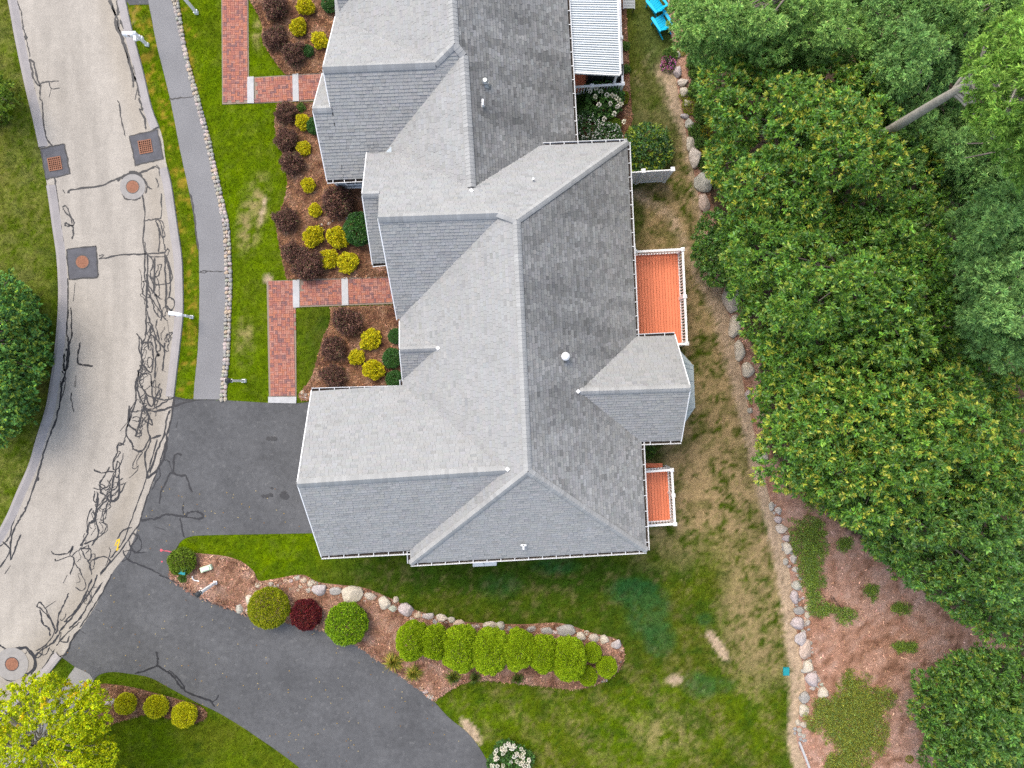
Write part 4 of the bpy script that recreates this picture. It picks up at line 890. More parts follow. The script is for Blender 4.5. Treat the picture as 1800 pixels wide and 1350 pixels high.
uC = cv.normalized(); s1 = plCS.ray(550, 192); s2 = s1 + uC * (plCS.ray(583, 193) - s1).dot(uC); s3 = Ce + uC * (P(575, 316, ZB) - Ce).dot(uC); slope(hB, [s1, s2 + uC * .05, Ce + uC * .05, s3], seed=26)
n1_ = P(567, 130, 2.95); n2_ = n1_ + uC * .9; plsn = slope(hB, [s1, s2 + uC * .05, n2_, n1_], seed=28)
f0 = P(598, 28, ZB); fr = P(640, -45, 4.6); slope(hB, [f0, f0 + Vector((-.15, 1.6, 1.3)), f0 + Vector((2.6, 1.6, 1.3)), f0 + Vector((2.6, 0, 0))], seed=29)
cap(hB, L2 + dB * .1, L1, plBW.n, plBE.n, w=.2, seed=31); cap(hB, T, T + dU * 5.4, plBU.n, plBE.n, w=.2, seed=32); cap(hB, Cl, Cr, plCN.n, plCS.n, w=.2, h=.08, seed=33); cap(hB, Cr, T, plBU.n, plCS.n, w=.16, seed=34, name='hip_cap'); cap(hB, L1, T, plCS.n, plBE.n, w=.16, seed=35, name='hip_cap'); cap(hB, s1, s2, plsn.n, plCS.n, w=.18, seed=36)
gutter(hB, eN, P(1010.5, 249, ZB), X_); gutter(hB, s3, P(655, 312.5, ZB), -Y_, .45); gutter(hB, f0 + Vector((0, 0, 0)), f0 + Vector((-.08, .55, 0)), -X_, .4)
for a, b_ in ((Cl, CnE), (Cl, plCS.ray(582, 193)), (s1, s3), (s1, n1_)): rake(hB, a, b_, -X_)
mw = [iv(eN, -.35, 0), iv(eS, -.35, .6), iv(P(700, 300), 0, 0), iv(P(640, 200), 0, 0), iv(P(640, -60), 0, 0)]; wall_block(hB, mw, ZB - .13)
cw = [iv(CnE, .4, -.4), iv(Cl, .35, 0), iv(Ce, .1, .5), iv(P(760, 330), 0, 0), iv(P(760, 60), 0, 0)]; wall_block(hB, cw, ZB - .134)
pw = [drop(s1, 0) + Vector((.5, -.2, 0)), P(597, 332), P(660, 329), drop(s1, 0) + Vector((2.5, -.2, 0))]; pw = [drop(p, 0) for p in pw]; wall_block(hB, pw, ZB - .14)
m = MB(); a, b_ = pw[1], pw[2]; d = (b_ - a).normalized(); o_ = Vector((0, -1, 0)); o_ -= d * o_.dot(d); o_.normalize(); Z = Vector((0, 0, 1))
m.box(drop(a, 1.25) + d * .05 + o_ * .02, (.1, .05, 2.4), (d, o_, Z)); m.bar(drop(a, .12) + o_ * .03, drop(b_, .12) + o_ * .03, .05, .2); m.obj('corner_board', M['trim'], hB)
wall_window(hB, pw[1], pw[2], .55, 1.25, .8, 1.0, -Y_)
gable(hB, drop(Cl, 0) + Vector((.36, .5, 0)), drop(s1, 0) + Vector((.6, -.3, 0)), Cl + Vector((.36, 0, -.3)), (.15, 0, 0))
for t in (.3, .62, .85): wall_window(hB, mw[0], mw[1], t, 1.6, 1.1, 1.2, X_)
pipe(hB, plBE.ray(853, 147), .11, .22, 'metal', 'round_vent', .14); q = plBE.ray(849, 187); pipe(hB, q, .05, .28, 'trim'); b = MB(); b.bar(q + Vector((.0, .02, .3)), q + Vector((.0, .18, .3)), .07, .07); b.obj('vent_elbow', M['trim'], hB)
kick(hA, L2 + Vector((0, -.08, .08)))

# ================================================================ DECKS, RAILS, FENCE
def deck_col(): g = R.gauss(1, .06); return tuple(k * g for k in (.74, .215, .105))
bal_me = {}
def railing(t, a, b_, z0, z1, posts=(0, 1), sp=.135):
    """White railing from a to b_ (plan points): top and bottom rail, balusters, posts with caps."""
    a = drop(Vector(a), 0); b_ = drop(Vector(b_), 0); d = (b_ - a).normalized(); L = (b_ - a).length; Z = Vector((0, 0, 1)); s = Vector((-d.y, d.x, 0))
    m = MB(); m.bar(a + Z * (z1 - .02), b_ + Z * (z1 - .02), .10, .05); top = m.obj('top_rail', M['trim'], t)
    m = MB(); m.bar(a + Z * (z0 + .10), b_ + Z * (z0 + .10), .06, .06); bot = m.obj('bottom_rail', M['trim'], t)
    h = z1 - z0 - .17; key = round(h, 2)
    if key not in bal_me: bal_me[key] = MB().box((0, 0, 0), (.045, .045, h)).mesh('baluster', M['trim'])
    n = int(L / sp)
    for i in range(1, n):
        o = new_obj('baluster', bal_me[key], top); o.location = a + d * (L * i / n) + Z * ((z0 + .13 + z1 - .045) / 2); o.rotation_euler = (0, 0, math.atan2(d.y, d.x))
    for f_ in posts:
        p = a + d * L * f_; m = MB(); m.box(p + Z * ((z0 + z1 + .02) / 2 - .25), (.125, .125, z1 - z0 + .52), (d, s, Z)); po = m.obj('post', M['trim'], t)
        m = MB(); m.box(p + Z * (z1 + .035), (.17, .17, .03), (d, s, Z)); q = [p + d * x * .075 + s * y * .075 + Z * (z1 + .05) for x, y in ((-1, -1), (1, -1), (1, 1), (-1, 1))]; ap = p + Z * (z1 + .09)
        for k in range(4): m.poly([q[k], q[(k + 1) % 4], ap])
        m.obj('post_cap', M['trim'], po)
def decking(t, c00, c10, c11, c01, z, n):
    """Boards running from side c00-c10 to side c01-c11."""
    for i in range(n):
        f0, f1 = (i + .05) / n, (i + .95) / n; m = MB(); m.col = deck_col()
        q = [drop(c00.lerp(c10, f0), z), drop(c00.lerp(c10, f1), z), drop(c01.lerp(c11, f1), z), drop(c01.lerp(c11, f0), z)]
        m.prism(q, (0, 0, -.03)); m.obj('board', M['deck'], t, col=True)
    m = MB(); m.prism([drop(p, z - .034) for p in (c00, c10, c11, c01)], (0, 0, -.2)); m.obj('frame', mat('deck_frame', (.16, .055, .03), .7, .2), t)
    cen = (c00 + c11) / 2
    m = MB()
    for p in (c10, c11): q = p.lerp(cen, .06); m.bar(drop(q, 0), drop(q, z - .23), .12, .12)
    m.obj('support_post', M['trim'], t)
dk1 = thing('deck', P(1160, 520), 'large orange-red deck with white railing behind the middle house', 'deck')
a1 = P(1200, 438, 1.95); a2 = P(1207.5, 604, 1.95); z = 1.0; a0 = P(1117, 442.5, 1.95); a3 = a2 + (a0 - a1)
wl0 = drop(a1, 0) + Vector((-2.62, -.12, 0)); wl1 = drop(a2, 0) + Vector((-2.62, -.12, 0))
decking(dk1, wl0, drop(a1, 0) + Vector((.02, .02, 0)), drop(a2, 0) + Vector((.02, -.02, 0)), wl1, z, 19)
railing(dk1, a0, a1, z, 1.95, (0,)); railing(dk1, a1, a2, z, 1.95, (0, .5, 1)); railing(dk1, a2, a2.lerp(a3, .35), z, 1.95, (), .125)
# steps down at the house side
for k in range(5):
    m = MB(); m.col = deck_col(); p = drop(a0, 0) + Vector((-.45, .16 + k * .27, z - .18 * (k + 1) + .0)); m.box(p, (.85, .27, .04)); m.obj('tread', M['deck'], dk1, col=True)
m = MB(); r0 = drop(a0, 1.9) + Vector((.0, .05, 0)); r1 = drop(a0, 1.0) + Vector((-.03, 1.35, 0)); m.bar(r0, r1, .08, .05); m.bar(r0 - Vector((0, 0, .75)), r1 - Vector((0, 0, .75)), .05, .05)
for k in range(1, 10): q = r0.lerp(r1, k / 10); m.bar(q - Vector((0, 0, .75)), q, .034, .034)
m.obj('stair_rail', M['trim'], dk1); m = MB(); m.box(drop(r1, .55) + Vector((0, .05, 0)), (.12, .12, 1.1)); m.box(drop(r1, 1.12) + Vector((0, .05, 0)), (.17, .17, .04)); m.obj('post', M['trim'], dk1)
m = MB(); m.col = deck_col(); m.box(drop(a2, .8) + Vector((-.35, -.16, 0)), (.5, .22, .04)); m.obj('tread', M['deck'], dk1, col=True)
dk2 = thing('deck', P(1155, 875), 'small orange-red landing deck with white railing near the south corner', 'deck')
z = .9; b1 = P(1181, 826, 1.85); b2 = P(1186.5, 921, 1.85); b0 = P(1124, 830, 1.85); b3 = P(1128, 925, 1.85)
decking(dk2, drop(b0, 0), drop(b1, 0) + Vector((.02, .02, 0)), drop(b2, 0) + Vector((.02, -.02, 0)), drop(b3, 0), z, 11)
railing(dk2, b0, b1, z, 1.85, ()); railing(dk2, b1, b2, z, 1.85, (0, .47, 1)); railing(dk2, b3, b2, z, 1.85, ())
m = MB(); m.col = deck_col(); m.box(drop(b0.lerp(b1, .45), .74) + Vector((0, .14, 0)), (1.25, .2, .04)); m.obj('tread', M['deck'], dk2, col=True)
# patio deck of house B
dk3 = thing('deck', P(1050, 90), 'dark red deck with white railing under the striped patio cover', 'deck')
z = .35; c1 = P(1094.5, 147.5, 1.3); c2 = P(1088, -45, 1.3); c0 = P(998, 153.5, 1.3); c3 = P(992, -45, 1.3)
decking(dk3, drop(c3, 0), drop(c2, 0) + Vector((.03, 0, 0)), drop(c1, 0) + Vector((.03, -.03, 0)), drop(c0, 0) + Vector((0, -.03, 0)), z, 18)
railing(dk3, c0, c1, z, 1.3, (.44, 1)); railing(dk3, c1, c2, z, 1.3, (.42,))
aw = thing('patio_cover', P(1045, 65), 'white patio cover with ribbed panels beside the upper roof', 'patio cover')
p0 = P(1001, 126.5, 2.5); p1 = P(1089.5, 131, 2.3); q0 = P(994, -45, 2.5); q1 = P(1083, -45, 2.3); nrib = 42
for i in range(nrib):
    f0, f1 = i / nrib, (i + 1) / nrib; m = MB(); m.col = (.62, .65, .66); GV = (.27, .33, .37); A0, A1 = p0.lerp(q0, f0), p1.lerp(q1, f0); B0, B1 = p0.lerp(q0, f1), p1.lerp(q1, f1); up = Vector((0, 0, .06))  # groove colour combines painted gap shadow with dirt
    r0_, r1_ = A0.lerp(B0, .55), A1.lerp(B1, .55)
    m.poly([A0, A1, A1.lerp(B1, .12) + up, A0.lerp(B0, .12) + up]); m.poly([A0.lerp(B0, .12) + up, A1.lerp(B1, .12) + up, A1.lerp(B1, .62) + up, A0.lerp(B0, .62) + up]); m.poly([A0.lerp(B0, .62) + up, A1.lerp(B1, .62) + up, A1.lerp(B1, .72), A0.lerp(B0, .72)], GV); m.poly([A0.lerp(B0, .72), A1.lerp(B1, .72), B1, B0], GV)
    m.obj('panel', M['awning'], aw, col=True)
m = MB(); m.bar(p1 + Vector((.03, 0, -.02)), q1 + Vector((.03, 0, -.02)), .07, .14); m.bar(p0 + Vector((0, -.03, -.02)), p1 + Vector((0, -.03, -.02)), .05, .12); m.obj('fascia', M['trim'], aw)
m = MB(); m.box(drop(p1, 1.15) + Vector((-.1, .1, 0)), (.1, .1, 2.25)); m.obj('post', M['trim'], aw); m = MB(); e3 = p1.lerp(q1, .6); m.box(drop(e3, 1.15) + Vector((-.1, 0, 0)), (.1, .1, 2.25)); m.obj('post', M['trim'], aw)
def grill(x, y, label, w=.75, dd=.6):
    t = thing('covered_grill', P(x, y, .35), label, 'grill', 'covered grills'); p = P(x, y, .35); m = MB()
    def ringq(s, zz, dy=0): return [p + Vector((i * w / 2 * s, j * dd / 2 * s + dy, zz)) for i, j in ((-1, -1), (1, -1), (1, 1), (-1, 1))]
    rg = [ringq(1.12, 0), ringq(1.06, .45), ringq(1.0, .8), ringq(.86, .98, .03), ringq(.55, 1.05, .04)]
    for a, b_ in zip(rg, rg[1:]):
        for k in range(4): m.poly([a[k], a[(k + 1) % 4], b_[(k + 1) % 4], b_[k]])
    m.poly(rg[-1]); m.obj('cover', M['cover'], t); m = MB()
    for a, b_ in zip(rg[2], rg[2][1:] + rg[2][:1]): m.bar(a, b_, .02, .02)
    m.obj('seam', M['black'], t)
grill(1045, 137, 'black covered grill on the red deck, the one nearer the house'); grill(1077, 139, 'black covered grill on the red deck, the one by the corner post', .8)
# privacy fence
fn = thing('privacy_fence', P(1140, 320), 'white vinyl privacy fence panel standing out from the house corner', 'fence')
f0 = P(1098, 303.5, 1.95); f1 = P(1130.5, 301, 1.95); f2 = P(1182, 298, 1.95); Z = Vector((0, 0, 1))
for p in (f1, f2):
    d = (f2 - f1).normalized(); s = Vector((-d.y, d.x, 0)); m = MB(); m.box(drop(p, 1.0), (.14, .14, 2.0), (d, s, Z)); po = m.obj('post', M['trim'], fn); m = MB(); m.box(drop(p, 2.02), (.19, .19, .05), (d, s, Z)); m.obj('post_cap', M['trim'], po)
for a, b_, n in ((f0, f1, 6), (f1, f2, 10)):
    a, b_ = drop(a, 0), drop(b_, 0); d = (b_ - a).normalized(); s = Vector((-d.y, d.x, 0)); L = (b_ - a).length
    for zz in (.12, 1.84): m = MB(); m.bar(a + Z * zz, b_ + Z * zz, .05, .15); m.obj('rail', M['trim'], fn)
    for k in range(n): m = MB(); m.box(a + d * L * (k + .5) / n + Z * .98, (L / n - .008, .03, 1.58), (d, s, Z)); m.obj('board', M['trim'], fn)

# ================================================================ STREET AND GARDEN FURNITURE
def lamp_post(x, y, label, h=2.0):
    t = thing('lamp_post', P(x, y), label, 'lamp post'); p = P(x, y); m = MB(); m.box(p + Z * (h / 2 - .12), (.115, .115, h - .22)); m.box(p + Z * .1, (.17, .17, .2)); m.box(p + Z * (h - .22), (.17, .17, .05)); m.obj('post', M['trim'], t)
    m = MB(); q = p + Z * (h - .19)
    m.tube([q, q + Z * .05], [.09, .09], 6); m.tube([q + Z * .30, q + Z * .36, q + Z * .42], [.15, .10, .02], 6)
    for k in range(6): a = k * math.pi / 3; m.bar(q + Vector((.085 * math.cos(a), .085 * math.sin(a), .04)), q + Vector((.12 * math.cos(a), .12 * math.sin(a), .30)), .015, .015)
    ln = m.obj('lantern', M['black'], t); m = MB(); m.tube([q + Z * .05, q + Z * .30], [.075, .11], 6); m.obj('lamp_glass', M['lampglass'], ln)
lamp_post(430.5, 669.5, 'white lamp post with black lantern at the end of the sidewalk'); lamp_post(381, 1022.5, 'white lamp post with black lantern in the island bed'); lamp_post(346, 23, 'white lamp post on the lawn at the top edge', 1.9)
def mailbox(x, y, tox, toy, label, double=False):
    t = thing('mailbox', P(x, y), label, 'mailbox'); p = P(x, y); d = P(tox, toy) - p; d.z = 0; d.normalize(); s = Vector((-d.y, d.x, 0))
    m = MB(); m.box(p + Z * .62, (.115, .115, 1.24), (d, s, Z)); m.box(p + Z * .06, (.16, .16, .12), (d, s, Z)); q = [p + d * i * .075 + s * j * .075 + Z * 1.25 for i, j in ((-1, -1), (1, -1), (1, 1), (-1, 1))]
    for k in range(4): m.poly([q[k], q[(k + 1) % 4], p + Z * 1.33])
    po = m.obj('post', M['trim'], t); m = MB(); m.bar(p + Z * .92 - d * .12, p + Z * .92 + d * .55, .09, .09); m.bar(p + Z * .55 + d * .05, p + Z * .9 + d * .4, .06, .06); m.obj('arm', M['trim'], t)
    m = MB(); w, L = .1, .5; c0_ = p + d * .30 + Z * .97; prof = [(math.cos(a) * w, .14 + math.sin(a) * w) for a in [math.pi * k / 8 for k in range(9)]]; prof = [(w, 0)] + prof + [(-w, 0)]
    A = [c0_ - d * L * .4 + s * u + Z * v for u, v in prof]; B = [c0_ + d * L * .6 + s * u + Z * v for u, v in prof]
    for k in range(len(prof) - 1): m.poly([A[k], B[k], B[k + 1], A[k + 1]])
    m.poly([A[-1], B[-1], B[0], A[0]]); m.poly(list(reversed(A))); m.poly(B); bx = m.obj('box', M['trim'], t)
    m = MB(); m.bar(c0_ + d * L * .61 + Z * .2 - s * .03, c0_ + d * L * .61 + Z * .2 + s * .03, .02, .02); m.obj('latch', M['metal'], bx)
    m = MB(); m.bar(c0_ + s * (w + .01) + Z * .08, c0_ + s * (w + .01) + Z * .26, .015, .03); m.obj('flag', M['rust'], bx)
    if double:
        m = MB(); m.box(p + Z * .66 + d * .1 - s * .02, (.42, .16, .16), (d, s, Z)); m.obj('paper_box', M['trim'], t)
        m = MB(); m.box(p + Z * 1.12 + s * .17, (.12, .30, .12), (d, s, Z)); m.obj('side_arm', M['trim'], t)
mailbox(338, 557.5, 300, 552, 'white mailbox on a post leaning over the road edge'); mailbox(259.5, 79.5, 215, 78, 'white mailbox with paper box near the top of the grass strip', True)
# utility boxes in the island bed
t = thing('utility_pedestal', P(331, 998), 'teal square utility pedestal beside the green shrub', 'utility box'); p = P(331, 998); a = math.radians(-12); ux, uy = Vector((math.cos(a), math.sin(a), 0)), Vector((-math.sin(a), math.cos(a), 0))
m = MB(); m.box(p + Z * .3, (.26, .26, .6), (ux, uy, Z)); m.obj('body', M['teal'], t); m = MB(); m.box(p + Z * .63, (.31, .31, .06), (ux, uy, Z)); m.obj('lid', M['teal'], t)
t = thing('utility_marker', P(369, 996), 'pale green low utility box lying in the island mulch', 'utility box'); p = P(366, 997); a = math.radians(18); ux, uy = Vector((math.cos(a), math.sin(a), 0)), Vector((-math.sin(a), math.cos(a), 0))
m = MB(); m.prism([p + ux * i * .27 + uy * j * .12 + Z * .3 for i, j in ((-1, -1), (1, -1), (1, 1), (-1, 1))], (0, 0, -.22)); m.obj('body', M['palegreen'], t); m = MB(); m.prism([p + ux * i * .2 + uy * j * .07 + Z * .36 for i, j in ((-1, -1), (1, -1), (1, 1), (-1, 1))], (0, 0, -.06)); m.obj('lid', M['palegreen'], t)
t = thing('water_pipe', P(345, 1020), 'small bent white pipe lying in the island mulch', 'pipe'); m = MB(); m.tube([P(338, 1013, .22), P(338.5, 1017, .17), P(342, 1020, .13), P(350, 1021.5, .12)], .03, 8); m.obj('pipe', M['trim'], t)
t = thing('valve_box', P(1381, 1180), 'teal plastic valve box lid set in bare soil by the boulders', 'valve box'); p = P(1381.5, 1179.5); m = MB(); m.box(p + Z * .03, (.30, .40, .06)); m.obj('rim', M['teal'], t); m = MB(); m.box(p + Z * .07, (.25, .35, .03)); m.obj('lid', M['teal'], t)
# downspout splash stones by the garage
# Adirondack chairs
def chair(x, y, fx, fy, label):
    p = P(x, y); d = P(fx, fy) - p; d.z = 0; d.normalize(); s = Vector((-d.y, d.x, 0)); t = thing('adirondack_chair', p, label, 'chair', 'turquoise garden chairs'); m_ = M['turquoise']
    for k in range(6):
        f = k / 5; m = MB(); m.box(p + d * (.30 - .50 * f) + Z * (.36 - .10 * f), (.09, .52, .022), ((d * .98 + Z * .2).normalized(), s, Z)); m.obj('seat_slat', m_, t)
    for k in range(-2, 3):
        m = MB(); b0_ = p - d * .22 + s * k * .105 + Z * .27; top_ = b0_ - d * .32 + Z * (.72 - abs(k) * .05); m.bar(b0_, top_, .098, .022, up=d); m.obj('back_slat', m_, t)
    m = MB(); m.bar(p - d * .40 - s * .27 + Z * .62, p - d * .40 + s * .27 + Z * .62, .08, .03); m.obj('back_rail', m_, t)
    for j in (-1, 1):
        m = MB(); q = [p + s * j * .33 + d * u + s * v + Z * .56 for u, v in ((-.38, -.045), (.2, -.075), (.36, -.075), (.42, -.04), (.42, .04), (.36, .075), (.2, .075), (-.38, .045))]; m.prism(q, (0, 0, -.025)); m.obj('armrest', m_, t)
        m = MB(); m.bar(p + s * j * .29 + d * .30, p + s * j * .29 + d * .30 + Z * .535, .1, .025, up=d); m.obj('leg', m_, t)
        m = MB(); m.bar(p + s * j * .24 + d * .34 + Z * .34, p + s * j * .24 - d * .62 + Z * .03, .025, .11); m.obj('leg', m_, t)
chair(1151, 15, 1136, -4, 'turquoise garden chair at the top edge of the back lawn'); chair(1160, 47, 1143, 20, 'turquoise garden chair touching the pine branches, the lower one')
t = thing('garden_bench', P(1103, 16), 'small grey slatted bench with dark legs at top of back lawn', 'bench'); p = P(1103, 15)
for k in range(9): m = MB(); m.box(p + Vector((0, -.2 + k * .075, .45)), (.5, .05, .025)); m.obj('slat', M['greymetal'], t)
m = MB()
for s in (-1, 1): m.box(p + Vector((s * .27, .1, .44)), (.03, .72, .035))
m.obj('frame', M['greymetal'], t)
for s in (-1, 1):
    for q in (-.2, .4): m = MB(); m.box(p + Vector((s * .25, q, .21)), (.035, .035, .42)); m.obj('leg', M['black'], t)

# ================================================================ STONES
isl = thing('stone_border', P(640, 1045), 'curved border of pale boulders and cobbles along the island bed', 'stone border')
RK6 = [(290,20,55,40),(335,35,50,50),(385,60,55,50),(450,100,100,85),(555,108,95,60),(675,130,150,115),(800,150,90,52),(900,195,100,90),(975,175,45,50),(955,235,62,62),(1045,240,120,95),(1130,278,52,52),(1090,305,40,40),(1205,285,95,48),(1300,300,85,52),(1365,312,55,48),(1420,335,85,46),(1250,325,50,36),(1530,360,70,40),(1630,350,100,52),(1705,355,75,62),(1765,375,50,40),(18,70,48,44),(15,120,44,44),(70,85,36,30),(105,65,46,36),(130,85,42,36),(155,75,34,36),(180,60,34,30),(210,45,34,36),(245,45,36,36),(230,70,36,32),(180,95,36,34),(212,112,36,30),(238,100,34,34),(258,80,30,30),(315,75,50,40),(300,100,40,36),(350,70,36,30),(340,98,30,28),(370,105,42,46),(420,62,34,34),(410,118,44,40),(440,130,30,28),(580,152,36,36),(510,135,28,26),(725,172,26,22),(745,155,24,28),(765,180,36,36),(800,188,34,26),(835,183,34,28),(985,262,24,28),(1330,330,40,26)]
for x, y, w, h in RK6: q = zoomed(450, 1010, [(x, y)])[0]; put_rock('stone', q[0], q[1], w / 3.971, h / 3.971, isl, big=w > 70)
for x, y, w, h in [(1680,235,66,66),(1750,175,72,72),(1740,250,52,44),(1772,120,40,36),(1757,212,32,30),(1720,200,30,40)]: q = zoomed(0, 1010, [(x, y)])[0]; put_rock('stone', q[0], q[1], w / 3.971, h / 3.971, isl, big=w > 60)
for x, y, w, h in [(130,375,72,46),(240,385,96,52),(370,380,140,82),(300,400,52,44),(475,430,82,66),(570,440,82,62),(640,450,76,62),(520,405,42,36),(728,480,76,66),(765,520,30,34),(755,600,24,30),(740,630,24,26),(730,655,24,28),(635,740,30,26),(655,735,26,22)]: q = zoomed(900, 1010, [(x, y)])[0]; put_rock('stone', q[0], q[1], w / 3.971, h / 3.971, isl, big=w > 70)
sp_ = thing('stone_group', P(752, 1222), 'few pale stones at the driveway edge below the island lilies', 'stones')
for x, y, w, h in [(1185, 815, 38, 34), (1220, 850, 56, 42), (1150, 790, 34, 26), (1160, 802, 22, 20)]: q = zoomed(450, 1010, [(x, y)])[0]; put_rock('stone', q[0], q[1], w / 3.971, h / 3.971, sp_)
sp_ = thing('stone_group', P(195, 1233), 'cluster of white stones beside the golden globes and yellow tree', 'stones')
for x, y, w, h in [(192, 1228, 9, 8), (200, 1231, 11, 10), (189, 1235, 11, 9), (196, 1238, 8, 6), (203, 1241, 7, 6)]: put_rock('stone', x, y, w, h, sp_)
sp_ = thing('stone_group', P(540, 696), 'little heap of pale stones at the garage corner', 'stones')
for x, y, w, h in [(532, 690, 9, 8), (538, 694, 8, 8), (544, 692, 7, 6), (536, 700, 9, 6), (543, 699, 8, 7), (547, 697, 5, 6), (530, 698, 6, 5)]: put_rock('stone', x, y, w, h, sp_)
sp_ = thing('stone_border', P(592, 390), 'short curved row of white stones in the front bed', 'stone border')
for k in range(16): f = k / 15; put_rock('stone', 567 + 52 * f + R.uniform(-1, 1), 396 - 13 * math.sin(f * 1.5) + R.uniform(-2.5, 2.5), R.uniform(5, 9), R.uniform(5, 9), sp_)
rb = thing('stone_border', P(1408, 1120), 'long line of pale boulders and small stones edging the lower mulch bed', 'stone border')
for x, y, w, h in [(70,900,48,52),(65,965,60,52),(90,1030,90,66),(125,1095,66,52),(130,1165,72,84),(175,1235,50,66),(120,1255,40,52),(190,1310,52,44),(20,870,40,70)]: q = zoomed(1350, 670, [(x, y)])[0]; put_rock('stone', q[0], q[1], w / 3.971, h / 3.971, rb, big=w > 55)
for x, y, w, h in [(200,70,76,68),(180,155,62,104),(210,245,76,60),(265,230,46,44),(270,280,48,54),(200,335,102,92),(275,330,40,44),(225,440,84,104),(255,520,86,150),(270,640,80,88),(300,725,98,104),(375,820,82,80),(245,850,74,80),(245,940,68,88),(240,390,30,26),(280,380,30,22),(290,475,34,32),(300,510,36,20),(290,600,26,30),(245,670,38,34),(320,680,34,32),(350,735,34,30),(370,765,36,34),(345,780,26,22),(205,1030,40,44),(250,1045,66,44),(215,1080,36,34),(185,1075,28,30),(220,1110,34,30),(245,1120,32,34),(225,1145,24,28),(250,1155,40,26),(185,1105,22,24),(310,790,44,30),(240,160,26,28),(305,540,22,24)]: q = zoomed(1350, 1010, [(x, y)])[0]; put_rock('stone', q[0], q[1], w / 3.971, h / 3.971, rb, big=w > 60)
rbl = resample(c([(1362, 890), (1372, 930), (1386, 975), (1398, 1010), (1406, 1060), (1414, 1110), (1420, 1160), (1434, 1210)]), 70)
for k in range(70): put_rock('stone', rbl[k][0] + R.uniform(-7, 9), rbl[k][1] + R.uniform(-3, 3), R.uniform(3.5, 8), R.uniform(3.5, 8), rb, zf=.5)
m = MB(); eb = [P(*p) for p in c([(1404, 1303), (1410, 1318), (1416, 1333), (1423, 1352), (1432, 1380)], n=4)]
for a, b_ in zip(eb, eb[1:]): m.bar(a + Z * .05, b_ + Z * .05, .1, .1)
tag(m.obj('edging_strip', M['granite']), 'thin white edging strip continuing the boulder line at the bottom', 'edging')
BD = [(1191, 97, 12, 12, 'small grey boulder above the pink flowers'), (1190, 128, 16, 20, 'grey boulder right beside the pink flowers'), (1200, 147, 20, 14, 'flat grey boulder just below the one beside the flowers'), (1201, 164, 18, 16, 'round grey boulder third below the pink flowers'), (1206, 183, 16, 12, 'small grey boulder beside the bright yellow-green cushion plant'), (1204, 205, 16, 10, 'small tan boulder under the yellow-green cushion plant'), (1212, 219, 16, 20, 'tall grey boulder above the small yellow flowers'), (1213, 253, 16, 26, 'narrow pale boulder level with the house eave corner'), (1221, 280, 22, 36, 'large tan boulder right of the white fence end'), (1236, 322, 32, 34, 'largest pale boulder just below the white fence'), (1237, 359, 20, 34, 'upright tan boulder above the low dark bush'), (1282, 527, 32, 48, 'big angular brown boulder right of the large deck'), (1289, 575, 22, 40, 'long brown boulder below the big angular one'), (1298, 618, 20, 36, 'orange-stained boulder level with the bay roof'), (1312, 651, 24, 26, 'round blue-grey boulder at the edge of the oak'), (1315, 694, 14, 18, 'pale blue-grey boulder half hidden by oak leaves'), (1318, 721, 10, 10, 'small tan stone at oak edge beside the rear gable'), (1340, 803, 16, 22, 'white boulder at the oak edge level with small deck')]
for x, y, w, h, lb in BD: tag(put_rock('boulder', x, y, w, h, None, True, zf=.75), lb, 'boulder', 'boulders along the wood edge')

# ================================================================ PLANTS
def unit(v): return v / (np.linalg.norm(v, axis=1)[:, None] + 1e-9)
def kites(base, d, L, Wd, rg, flat=.6, wide=.45):
    """Leaf-shaped quads starting at base, pointing along d, mostly facing up."""
    n = len(base); ref = np.array((0, 0, 1.0)) + rg.normal(0, flat, (n, 3)); s = unit(np.cross(d, ref)) * (Wd / 2)[:, None]; dl = d * L[:, None]
    sag = np.zeros((n, 3)); sag[:, 2] = -.10 * L
    return np.stack([base, base + dl * wide + s, base + dl + sag, base + dl * wide - s], 1)
def pick(rg, cols, wts, n):
    w = np.array(wts, float); return np.array(cols)[rg.choice(len(cols), n, p=w / w.sum())]
def tufts(centres, normals, per, L, Wd, cols, wts, rg, spread=.9, jitter=.05, tipcol=None, tipf=.0, flat=.6, tv=.22):
    """Leaf rosettes: per leaves spraying from every centre about its normal."""
    n = len(centres); m = n * per; cc = np.repeat(centres, per, 0); nn = np.repeat(normals, per, 0)
    rd = rg.normal(0, 1, (m, 3)); d = unit(nn * rg.uniform(.25, 1.1, (m, 1)) + unit(rd) * spread)
    base = cc + rg.normal(0, jitter, (m, 3)); LL = rg.uniform(.7, 1.25, m) * L; WW = rg.uniform(.75, 1.2, m) * Wd
    C = pick(rg, cols, wts, m) * np.repeat(rg.lognormal(0, tv, n), per)[:, None] * rg.lognormal(0, .16, m)[:, None]
    if tipcol is not None:
        up = (d * nn).sum(1); k = (up > .55) & (np.repeat(rg.random(n), per) < tipf); C[k] = pick(rg, tipcol, [1] * len(tipcol), k.sum()) * rg.lognormal(0, .2, (k.sum(), 1))
    return kites(base, d, LL, WW, rg, flat), np.clip(C, .004, .8)
